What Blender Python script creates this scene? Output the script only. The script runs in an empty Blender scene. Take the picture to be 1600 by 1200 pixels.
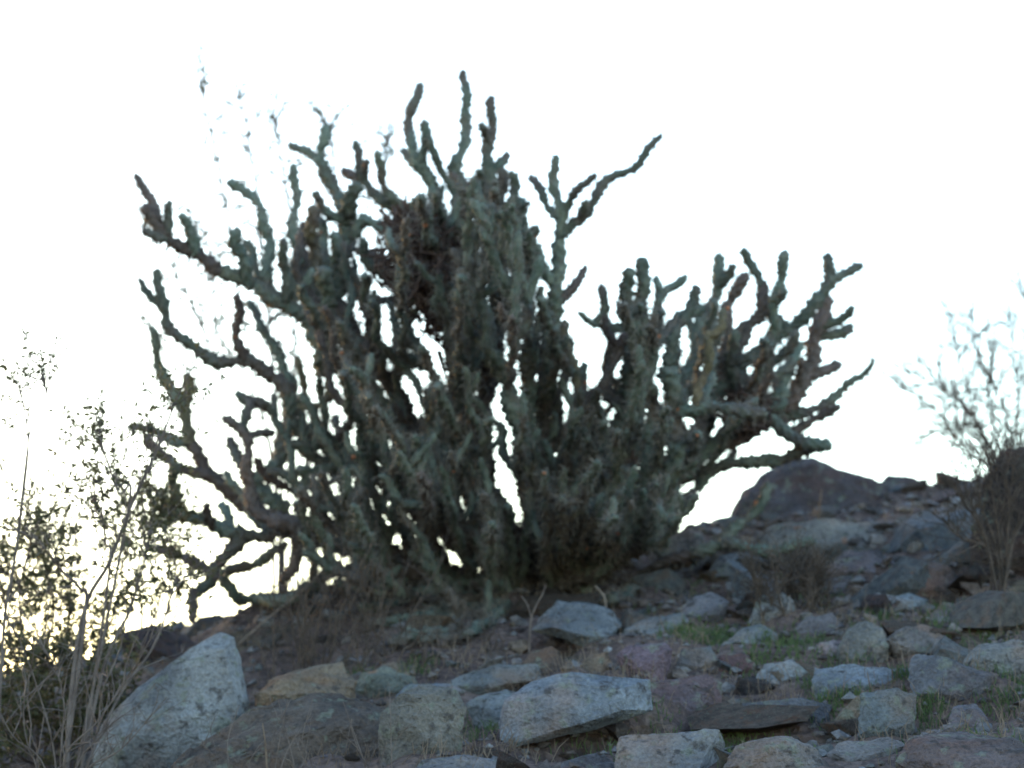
import bpy, bmesh, math, random
import numpy as np
from mathutils import Vector

rng = np.random.default_rng(11)
random.seed(5)
scene = bpy.context.scene
COL = scene.collection

# ------------------------------------------------------------------ camera
FPX = 3733.0                       # focal length in photo pixels (1600 wide)
PITCH = math.radians(10.0)
CAM = np.array([0.0, 0.0, 1.4])
cam_data = bpy.data.cameras.new('camera')
cam = bpy.data.objects.new('camera', cam_data)
COL.objects.link(cam)
cam.location = CAM
cam.rotation_euler = (math.radians(90) + PITCH, 0, 0)
cam_data.sensor_width = 36.0
cam_data.lens = 36.0 * FPX / 1600.0
cam_data.clip_end = 2000.0
cam_data.dof.use_dof = True
cam_data.dof.focus_distance = 4.35
cam_data.dof.aperture_fstop = 4.7
scene.camera = cam

# ------------------------------------------------------------------ sky, sun, exposure
SUN_EL, SUN_AZ = math.radians(7.0), math.radians(-34.0)
world = bpy.data.worlds.new('World')
scene.world = world
world.use_nodes = True
nt = world.node_tree
bg = nt.nodes['Background']
sky = nt.nodes.new('ShaderNodeTexSky')
sky.sky_type = 'NISHITA'
sky.sun_disc = False
sky.sun_elevation = SUN_EL
sky.sun_rotation = SUN_AZ
sky.air_density = 1.0
sky.dust_density = 0.5
sky.ozone_density = 1.35
nt.links.new(sky.outputs[0], bg.inputs[0])
bg.inputs[1].default_value = 0.12
sun_data = bpy.data.lights.new('sun', 'SUN')
sun_data.energy = 0.12
sun_data.angle = math.radians(10.0)
sun_data.color = (1.0, 0.72, 0.5)
sun = bpy.data.objects.new('sun', sun_data)
COL.objects.link(sun)
sd = Vector((math.sin(SUN_AZ) * math.cos(SUN_EL), math.cos(SUN_AZ) * math.cos(SUN_EL), math.sin(SUN_EL)))
sun.rotation_euler = (-sd).to_track_quat('-Z', 'Y').to_euler()
vs = scene.view_settings
vs.view_transform = 'Standard'
vs.look = 'None'
vs.exposure = 2.86
vs.gamma = 1.0

# ------------------------------------------------------------------ helpers
FWD = np.array([0, math.cos(PITCH), math.sin(PITCH)])
UPV = np.array([0, -math.sin(PITCH), math.cos(PITCH)])
RGT = np.array([1.0, 0, 0])

def P(px, py, d):
    """point that a photo position shows at d metres"""
    return CAM + d * (FWD + RGT * ((px - 800.0) / FPX) + UPV * ((600.0 - py) / FPX))

def to_px(p):
    v = np.asarray(p) - CAM
    d = v @ FWD
    return 800 + FPX * (v @ RGT) / d, 600 - FPX * (v @ UPV) / d, d

def _hash(ix, iy, seed):
    h = (ix.astype(np.int64) * 374761393 + iy.astype(np.int64) * 668265263 + seed * 2147483647) & 0xffffffff
    h = ((h ^ (h >> 13)) * 1274126177) & 0xffffffff
    h = h ^ (h >> 16)
    return (h & 0xffff) / 65535.0 * 2 - 1

def vnoise(x, y, seed=0):
    x = np.asarray(x, float); y = np.asarray(y, float)
    ix = np.floor(x); iy = np.floor(y)
    fx = x - ix; fy = y - iy
    ux = fx * fx * (3 - 2 * fx); uy = fy * fy * (3 - 2 * fy)
    a = _hash(ix, iy, seed); b = _hash(ix + 1, iy, seed)
    c = _hash(ix, iy + 1, seed); d = _hash(ix + 1, iy + 1, seed)
    return (a * (1 - ux) + b * ux) * (1 - uy) + (c * (1 - ux) + d * ux) * uy

def fbm(x, y, seed=0, o=4):
    s = 0; a = 1.0
    for k in range(o):
        s = s + a * vnoise(x, y, seed + k * 7); a *= 0.5; x = x * 2.03 + 3.1; y = y * 2.03 + 1.7
    return s

HOLLOWS = []          # x, y, radius, depth of the pits between the boulders
def ground_z(x, y):
    x = np.asarray(x, float); y = np.asarray(y, float)
    xc = np.clip(x, -12, 12); yc_ = np.clip(y, -30, 90)
    cross = 0.15 * xc - 0.05 * np.sqrt(xc * xc + 0.04)
    crest = 7.62 + 0.62 * np.clip(np.maximum(x, 0.0), 0, 2.2)
    w = 0.10
    t = np.clip((yc_ - crest) / w, -40, 4000)
    sp = np.where(t > 30, t, np.log1p(np.exp(np.minimum(t, 30)))) * w
    z = 0.6 + 0.26 * (yc_ - 7.0) + cross - sp * 0.36
    near = np.exp(-((x / 14.0) ** 2 + ((y - 7) / 14.0) ** 2))
    z = z + 0.045 * fbm(x * 1.6, y * 1.6, 3) * (0.4 + 0.6 * near) + 0.027 * fbm(x * 7, y * 7, 9, 3) * near
    z = z - 0.00006 * np.maximum(np.hypot(x, y) - 30, 0) ** 2 * (np.hypot(x, y) < 5000)
    z = z + 0.075 * np.exp(-((x + .70) ** 2 / .12 + (y - 7.3) ** 2 / .16))
    for hx, hy, hr, hd in HOLLOWS:
        z = z - hd * np.exp(-((x - hx) ** 2 + (y - hy) ** 2) / (hr * hr))
    return z + CAM[2]

def hit(px, py, dmin=3.5, dmax=9.6):
    """distance at which the view through a photo position meets the hillside"""
    ds = np.arange(dmin, dmax, 0.01)
    pts = CAM[None] + ds[:, None] * (FWD + RGT * ((px - 800.0) / FPX) + UPV * ((600.0 - py) / FPX))[None]
    m = pts[:, 2] < ground_z(pts[:, 0], pts[:, 1])
    return float(ds[np.argmax(m)]) if m.any() else None

_h = []
for hx, hy, hr, hd in ((890,1022,.07,.10),(860,1010,.06,.09),(745,1140,.07,.11),(850,1165,.06,.07),(930,1150,.07,.08),(1010,1130,.06,.07),(1460,932,.07,.08),(1550,1112,.07,.10),(1445,1120,.06,.09),(412,1165,.06,.09),(1225,1152,.07,.08),(1320,1115,.05,.07),(1400,985,.05,.05),(1235,1150,.05,.06),(1100,1130,.06,.06)):
    _p = P(hx, hy, hit(hx, hy)); _h.append((_p[0], _p[1], hr, hd))
HOLLOWS.extend(_h)

def new_mesh(name, V, F, smooth=True):
    """V (n,3), F (m,k) all faces with the same corner count"""
    V = np.asarray(V, np.float32); F = np.asarray(F, np.int32)
    me = bpy.data.meshes.new(name)
    k = F.shape[1]
    me.vertices.add(len(V)); me.vertices.foreach_set('co', V.ravel())
    me.loops.add(F.size); me.loops.foreach_set('vertex_index', F.ravel())
    me.polygons.add(len(F))
    me.polygons.foreach_set('loop_start', np.arange(0, F.size, k, dtype=np.int32))
    me.polygons.foreach_set('use_smooth', np.full(len(F), smooth, bool))
    me.update(calc_edges=True)
    return me

def obj(name, me, mat=None, parent=None, loc=None, kind=None, label=None, cat=None, group=None, color=None):
    o = bpy.data.objects.new(name, me)
    COL.objects.link(o)
    if me is not None and mat is not None and not me.materials:
        me.materials.append(mat)
    if parent is not None: o.parent = parent
    if loc is not None: o.location = loc
    if kind: o['kind'] = kind
    if label: o['label'] = label
    if cat: o['category'] = cat
    if group: o['group'] = group
    if color is not None: o.color = (*color, 1.0)
    return o

def frusta(P0, P1, R0, R1, sides=4):
    """many independent tapered tubes -> V, F (quads)"""
    P0 = np.asarray(P0, float); P1 = np.asarray(P1, float)
    R0 = np.asarray(R0, float); R1 = np.asarray(R1, float)
    n = len(P0)
    ax = P1 - P0
    ax /= np.maximum(np.linalg.norm(ax, axis=1, keepdims=True), 1e-9)
    ref = np.where(np.abs(ax[:, 2:3]) < 0.9, np.array([[0, 0, 1.0]]), np.array([[1.0, 0, 0]]))
    u = np.cross(ax, ref); u /= np.linalg.norm(u, axis=1, keepdims=True)
    v = np.cross(ax, u)
    a = np.arange(sides) / sides * 2 * np.pi
    ring = u[:, None] * np.cos(a)[None, :, None] + v[:, None] * np.sin(a)[None, :, None]
    A = P0[:, None] + ring * R0[:, None, None]
    B = P1[:, None] + ring * R1[:, None, None]
    V = np.concatenate([A, B], axis=1).reshape(-1, 3)
    j = np.arange(sides); jn = (j + 1) % sides
    f = np.stack([j, jn, jn + sides, j + sides], axis=1)
    F = (np.arange(n)[:, None, None] * 2 * sides + f[None]).reshape(-1, 4)
    return V, F

def spline(pts, n_per=8):
    """Catmull-Rom through the rows of pts (any columns)"""
    p = np.asarray(pts, float)
    if len(p) == 2:
        t = np.linspace(0, 1, n_per + 1)[:, None]
        return p[0] * (1 - t) + p[1] * t
    q = np.vstack([2 * p[0] - p[1], p, 2 * p[-1] - p[-2]])
    out = []
    for i in range(1, len(q) - 2):
        t = np.linspace(0, 1, n_per, endpoint=False)[:, None]
        a, b, c, d = q[i - 1], q[i], q[i + 1], q[i + 2]
        out.append(0.5 * (2 * b + (c - a) * t + (2 * a - 5 * b + 4 * c - d) * t ** 2 + (3 * b - a - 3 * c + d) * t ** 3))
    out.append(p[-1:])
    return np.vstack(out)

def resample(p, ds):
    s = np.concatenate([[0], np.cumsum(np.linalg.norm(np.diff(p[:, :3], axis=0), axis=1))])
    n = max(3, int(s[-1] / ds) + 1)
    t = np.linspace(0, s[-1], n)
    return np.stack([np.interp(t, s, p[:, k]) for k in range(p.shape[1])], axis=1), t

def frames(p):
    T = np.gradient(p, axis=0)
    T /= np.maximum(np.linalg.norm(T, axis=1, keepdims=True), 1e-9)
    u = np.cross(T[0], [0.3, 0.9, 0.2]); u /= np.linalg.norm(u)
    U = []
    for t in T:
        u = u - t * (u @ t); u = u / np.linalg.norm(u); U.append(u)
    U = np.array(U)
    return T, U, np.cross(T, U)

def unit(v):
    v = np.asarray(v, float)
    return v / np.linalg.norm(v)

# ------------------------------------------------------------------ materials
def nodes(name):
    m = bpy.data.materials.new(name)
    m.use_nodes = True
    n = m.node_tree
    return m, n, n.nodes['Principled BSDF']

def add(n, typ, **kw):
    nd = n.nodes.new(typ)
    for k, v in kw.items(): setattr(nd, k, v)
    return nd

def noise(n, vec, scale, detail=4, rough=0.6):
    nd = add(n, 'ShaderNodeTexNoise')
    nd.inputs['Scale'].default_value = scale
    nd.inputs['Detail'].default_value = detail
    nd.inputs['Roughness'].default_value = rough
    if vec is not None: n.links.new(vec, nd.inputs['Vector'])
    return nd.outputs['Fac']

def ramp(n, fac, stops):
    r = add(n, 'ShaderNodeValToRGB')
    e = r.color_ramp.elements
    while len(e) < len(stops): e.new(0.5)
    for el, (p, c) in zip(e, stops):
        el.position = p; el.color = (*c, 1) if len(c) == 3 else c
    n.links.new(fac, r.inputs[0])
    return r.outputs[0]

def mix(n, fac, a, b, mode='MIX'):
    m = add(n, 'ShaderNodeMix', data_type='RGBA', blend_type=mode)
    for s, v in ((0, fac), (6, a), (7, b)):
        if isinstance(v, (int, float)): m.inputs[s].default_value = v
        elif isinstance(v, tuple): m.inputs[s].default_value = (*v, 1)
        else: n.links.new(v, m.inputs[s])
    return m.outputs[2]

def bump(n, b, h, strength, dist=0.01):
    bn = add(n, 'ShaderNodeBump')
    bn.inputs['Strength'].default_value = strength
    bn.inputs['Distance'].default_value = dist
    n.links.new(h, bn.inputs['Height'])
    n.links.new(bn.outputs[0], b.inputs['Normal'])

def stem_material():
    m, n, b = nodes('cholla_skin')
    tc = add(n, 'ShaderNodeTexCoord').outputs['Object']
    oi = add(n, 'ShaderNodeObjectInfo')
    base = mix(n, 0.5, oi.outputs['Color'], oi.outputs['Color'])
    f1 = noise(n, tc, 14, 4)
    c = mix(n, ramp(n, f1, [(0.38, (0, 0, 0)), (0.66, (1, 1, 1))]), mix(n, 1.0, base, (0.75, 0.78, 0.76), 'MULTIPLY'), mix(n, 1.0, base, (1.45, 1.32, 1.28), 'MULTIPLY'))
    f0 = noise(n, tc, 5.5, 2)
    c = mix(n, ramp(n, f0, [(0.5, (0, 0, 0)), (0.62, (0.75, 0.75, 0.75))]), c, (0.095, 0.068, 0.066))
    f2 = noise(n, tc, 40, 3)
    c = mix(n, ramp(n, f2, [(0.58, (0, 0, 0)), (0.72, (0.8, 0.8, 0.8))]), c, (0.115, 0.097, 0.092))
    f3 = noise(n, tc, 160, 2)
    c = mix(n, 0.6, c, mix(n, 1.0, c, ramp(n, f3, [(0.3, (0.55, 0.55, 0.55)), (0.7, (1.4, 1.4, 1.4))]), 'MULTIPLY'))
    n.links.new(c, b.inputs['Base Color'])
    b.inputs['Roughness'].default_value = 0.8
    bump(n, b, f3, 0.5, 0.004)
    return m

def rock_material():
    m, n, b = nodes('hillside_rock')
    tc = add(n, 'ShaderNodeTexCoord').outputs['Object']
    oi = add(n, 'ShaderNodeObjectInfo')
    mp = add(n, 'ShaderNodeVectorMath', operation='ADD')
    n.links.new(tc, mp.inputs[0])
    sc = add(n, 'ShaderNodeVectorMath', operation='SCALE'); sc.inputs['Scale'].default_value = 1.0
    cx = add(n, 'ShaderNodeCombineXYZ')
    mu = add(n, 'ShaderNodeMath', operation='MULTIPLY'); mu.inputs[1].default_value = 37.0
    n.links.new(oi.outputs['Random'], mu.inputs[0])
    n.links.new(mu.outputs[0], cx.inputs[0]); n.links.new(mu.outputs[0], cx.inputs[2])
    n.links.new(cx.outputs[0], mp.inputs[1])
    v = mp.outputs[0]
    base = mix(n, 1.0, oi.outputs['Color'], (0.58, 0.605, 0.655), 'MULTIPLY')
    f1 = noise(n, v, 7, 5)
    c = mix(n, ramp(n, f1, [(0.32, (0, 0, 0)), (0.7, (1, 1, 1))]), mix(n, 1.0, base, (0.5, 0.5, 0.53), 'MULTIPLY'), mix(n, 1.0, base, (1.35, 1.33, 1.3), 'MULTIPLY'))
    # warm iron stain
    f2 = noise(n, v, 4.5, 3)
    c = mix(n, ramp(n, f2, [(0.50, (0, 0, 0)), (0.66, (0.6, 0.6, 0.6))]), c, mix(n, 1.0, base, (1.35, 0.9, 0.68), 'MULTIPLY'))
    # grey-green crust lichen
    f3 = noise(n, v, 26, 4)
    c = mix(n, ramp(n, f3, [(0.57, (0, 0, 0)), (0.64, (0.6, 0.6, 0.6))]), c, (0.16, 0.18, 0.15))
    # dark crust
    f5 = noise(n, v, 33, 5)
    c = mix(n, ramp(n, f5, [(0.56, (0, 0, 0)), (0.66, (0.8, 0.8, 0.8))]), c, (0.05, 0.045, 0.047))
    # orange lichen dots
    vo = add(n, 'ShaderNodeTexVoronoi'); vo.inputs['Scale'].default_value = 11
    n.links.new(v, vo.inputs['Vector'])
    dots = ramp(n, vo.outputs['Distance'], [(0.13, (1, 1, 1)), (0.24, (0, 0, 0))])
    gate = ramp(n, noise(n, v, 3.1, 2), [(0.62, (0, 0, 0)), (0.66, (0.8, 0.8, 0.8))])
    gm = mix(n, 1.0, dots, gate, 'MULTIPLY')
    c = mix(n, gm, c, (0.33, 0.13, 0.06))
    f4 = noise(n, v, 120, 3)
    c = mix(n, 0.55, c, mix(n, 1.0, c, ramp(n, f4, [(0.3, (0.5, 0.5, 0.5)), (0.7, (1.45, 1.45, 1.45))]), 'MULTIPLY'))
    n.links.new(c, b.inputs['Base Color'])
    b.inputs['Roughness'].default_value = 0.92
    b.inputs['Specular IOR Level'].default_value = 0.2
    hb = mix(n, 0.45, f1, mix(n, 0.5, f5, f4))
    bump(n, b, hb, 1.0, 0.045)
    return m

def ground_material():
    m, n, b = nodes('stony_soil')
    tc = add(n, 'ShaderNodeTexCoord').outputs['Object']
    f1 = noise(n, tc, 2.2, 6)
    c = ramp(n, f1, [(0.3, (0.065, 0.047, 0.045)), (0.5, (0.115, 0.083, 0.078)), (0.7, (0.16, 0.122, 0.112))])
    f2 = noise(n, tc, 3.1, 4)
    c = mix(n, ramp(n, f2, [(0.55, (0, 0, 0)), (0.7, (0.6, 0.6, 0.6))]), c, (0.085, 0.095, 0.055))
    vo = add(n, 'ShaderNodeTexVoronoi'); vo.inputs['Scale'].default_value = 42
    n.links.new(tc, vo.inputs['Vector'])
    c = mix(n, 0.45, c, mix(n, 1.0, c, ramp(n, vo.outputs['Color'], [(0.1, (0.45, 0.45, 0.47)), (0.9, (1.8, 1.75, 1.7))]), 'MULTIPLY'))
    f3 = noise(n, tc, 70, 4)
    c = mix(n, 0.6, c, mix(n, 1.0, c, ramp(n, f3, [(0.3, (0.5, 0.5, 0.5)), (0.7, (1.5, 1.5, 1.5))]), 'MULTIPLY'))
    n.links.new(c, b.inputs['Base Color'])
    b.inputs['Roughness'].default_value = 0.95
    b.inputs['Specular IOR Level'].default_value = 0.15
    bump(n, b, mix(n, 0.5, vo.outputs['Distance'], f3), 0.9, 0.03)
    return m

def plain_material(name, c1, c2, scale=30, rough=0.85, trans=0.0):
    m, n, b = nodes(name)
    tc = add(n, 'ShaderNodeTexCoord').outputs['Object']
    f = noise(n, tc, scale, 3)
    n.links.new(ramp(n, f, [(0.35, c1), (0.65, c2)]), b.inputs['Base Color'])
    b.inputs['Roughness'].default_value = rough
    b.inputs['Specular IOR Level'].default_value = 0.25
    if trans:
        out = n.nodes['Material Output']
        tr = add(n, 'ShaderNodeBsdfTranslucent')
        n.links.new(ramp(n, f, [(0.35, c1), (0.65, c2)]), tr.inputs['Color'])
        ms = add(n, 'ShaderNodeMixShader'); ms.inputs[0].default_value = trans
        n.links.new(b.outputs[0], ms.inputs[1]); n.links.new(tr.outputs[0], ms.inputs[2])
        n.links.new(ms.outputs[0], out.inputs['Surface'])
    return m

M_STEM = stem_material()
M_ROCK = rock_material()
M_SOIL = ground_material()
M_SPINE = plain_material('spine', (0.10, 0.09, 0.08), (0.20, 0.18, 0.165), 60)
M_DEAD = plain_material('dead_stem', (0.04, 0.028, 0.026), (0.11, 0.07, 0.06), 25)
M_TWIG = plain_material('grey_twig', (0.085, 0.068, 0.066), (0.17, 0.145, 0.14), 20)
M_DARKTWIG = plain_material('dark_twig', (0.05, 0.04, 0.036), (0.11, 0.085, 0.075), 20)
M_LEAF = plain_material('creosote_leaf', (0.06, 0.07, 0.04), (0.11, 0.105, 0.06), 18, 0.6, 0.3)
M_GRASS = plain_material('green_grass', (0.07, 0.11, 0.042), (0.12, 0.165, 0.07), 14, 0.7, 0.25)
M_STRAW = plain_material('dry_straw', (0.14, 0.105, 0.085), (0.23, 0.18, 0.145), 14, 0.85, 0.1)
M_BLEACH = plain_material('bleached_wood', (0.17, 0.14, 0.125), (0.27, 0.225, 0.20), 30)
M_FRUIT = plain_material('dried_fruit', (0.25, 0.09, 0.06), (0.36, 0.17, 0.09), 30)

# ------------------------------------------------------------------ ground: one sheet to the horizon
def axis(lo, hi, step, far):
    a = list(np.arange(lo, hi + 1e-6, step))
    s = step; x = hi
    while x < far: s *= 1.22; x += s; a.append(x)
    s = step; x = lo
    while x > -far: s *= 1.22; x -= s; a.insert(0, x)
    return np.array(a)
gx = axis(-2.6, 2.8, 0.026, 900.0); gy = axis(3.2, 10.2, 0.026, 900.0)
GX, GY = np.meshgrid(gx, gy)
GZ = ground_z(GX, GY)
nx, ny = len(gx), len(gy)
idx = np.arange(nx * ny).reshape(ny, nx)
F = np.stack([idx[:-1, :-1], idx[:-1, 1:], idx[1:, 1:], idx[1:, :-1]], axis=-1).reshape(-1, 4)
obj('ground', new_mesh('ground', np.stack([GX, GY, GZ], -1).reshape(-1, 3), F), M_SOIL, kind='structure')

# ------------------------------------------------------------------ rocks
def hull_rock(points, seed, level=3, amp=0.05, strata=0.0):
    """angular rock: hull of points, split finer and roughened; returns mesh"""
    bm = bmesh.new()
    for p in points: bm.verts.new(p)
    bmesh.ops.convex_hull(bm, input=bm.verts, use_existing_faces=False)
    for v in [v for v in bm.verts if not v.link_faces]: bm.verts.remove(v)
    bmesh.ops.triangulate(bm, faces=bm.faces)
    size = max((v.co.length for v in bm.verts))
    for _ in range(level):
        bmesh.ops.subdivide_edges(bm, edges=bm.edges, cuts=1, use_grid_fill=True)
        bmesh.ops.triangulate(bm, faces=bm.faces)
    bm.normal_update()
    co = np.array([v.co for v in bm.verts]); no = np.array([v.normal for v in bm.verts])
    q = co / size
    d = fbm(q[:, 0] * 2.2 + seed, q[:, 2] * 2.2 + q[:, 1] * 1.7, seed, 2) * 0.6
    step = fbm(q[:, 0] * 3.1 - q[:, 1] * 2 + seed, q[:, 2] * 3.6 + q[:, 1], seed + 3, 2)
    d += 0.5 * np.round(step * 2.2) / 2.2                      # broken, stepped faces
    d += 0.40 * fbm(q[:, 1] * 7 + seed, q[:, 2] * 7 - q[:, 0] * 6, seed + 5, 3)
    if strata:
        lay = q[:, 2] * 7 + 0.6 * vnoise(q[:, 0] * 2, q[:, 1] * 2, seed + 9)
        d += strata * (np.abs((lay % 1.0) - 0.5) * 2 - 0.5)
    co = co + no * (d * amp * size)[:, None]
    for v, c in zip(bm.verts, co): v.co = c
    me = bpy.data.meshes.new('rock')
    bm.to_mesh(me); bm.free()
    for p in me.polygons: p.use_smooth = True
    me.set_sharp_from_angle(angle=math.radians(16))
    return me

GREY = (0.27, 0.28, 0.29); PALE = (0.36, 0.37, 0.38); BLUE = (0.29, 0.32, 0.36); TAN = (0.31, 0.24, 0.18)
PURP = (0.20, 0.155, 0.17); DARK = (0.13, 0.105, 0.105); BROWN = (0.20, 0.15, 0.125)
rock_seed = [0]
def traced_rock(outline, color, label, thick=0.7, d=None, amp=0.045, strata=0.18, level=4, sink=0.05, root=True):
    """outline (photo px) of a rock sitting on the slope; real depth and thickness"""
    rock_seed[0] += 1
    sd_ = rock_seed[0]
    r = np.random.default_rng(sd_ + 400)
    o = np.array(outline, float)
    cx, cy = o.mean(0)
    lowest = o[o[:, 1].argmax()]
    if d is None: d = hit(lowest[0], min(lowest[1], 1340)) or 8.0
    w = (o[:, 0].max() - o[:, 0].min()) / FPX * d
    T = thick * w
    pts = []
    y0, y1 = o[:, 1].min(), o[:, 1].max()
    for (x, y) in o:
        back = 0.45 * T * (y1 - y) / max(y1 - y0, 1)          # the faces lean back up the slope
        j = r.uniform(-0.16, 0.16)
        k = r.uniform(0.45, 0.9)
        pts.append(P((x - cx) * k + cx, (y - cy) * k + cy, d + back + T * r.uniform(0, .22)))
        pts.append(P(x, y, d + back + T * (0.3 + j)))
        k = r.uniform(0.7, 1.0)
        pts.append(P((x - cx) * k + cx, (y - cy) * k + cy, d + back + T * (0.65 + j)))
        k = r.uniform(0.3, 0.8)
        pts.append(P((x - cx) * k + cx, (y - cy) * k + cy, d + back * .6 + T * r.uniform(.8, 1.1)))
    pts = np.array(pts)
    # root it in the soil
    base = pts[pts[:, 2] < np.median(pts[:, 2])] .copy()
    base = base[(base - CAM) @ FWD > d + T * .45]
    base[:, 2] = np.minimum(base[:, 2], ground_z(base[:, 0], base[:, 1])) - sink
    if root: pts = np.vstack([pts, base])
    c = pts.mean(0); c[2] = ground_z(c[0], c[1])
    me = hull_rock([Vector(p - c) for p in pts], sd_, level, amp, strata)
    return obj('rock', me, M_ROCK, loc=c, label=label, cat='rock', color=color)

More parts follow.
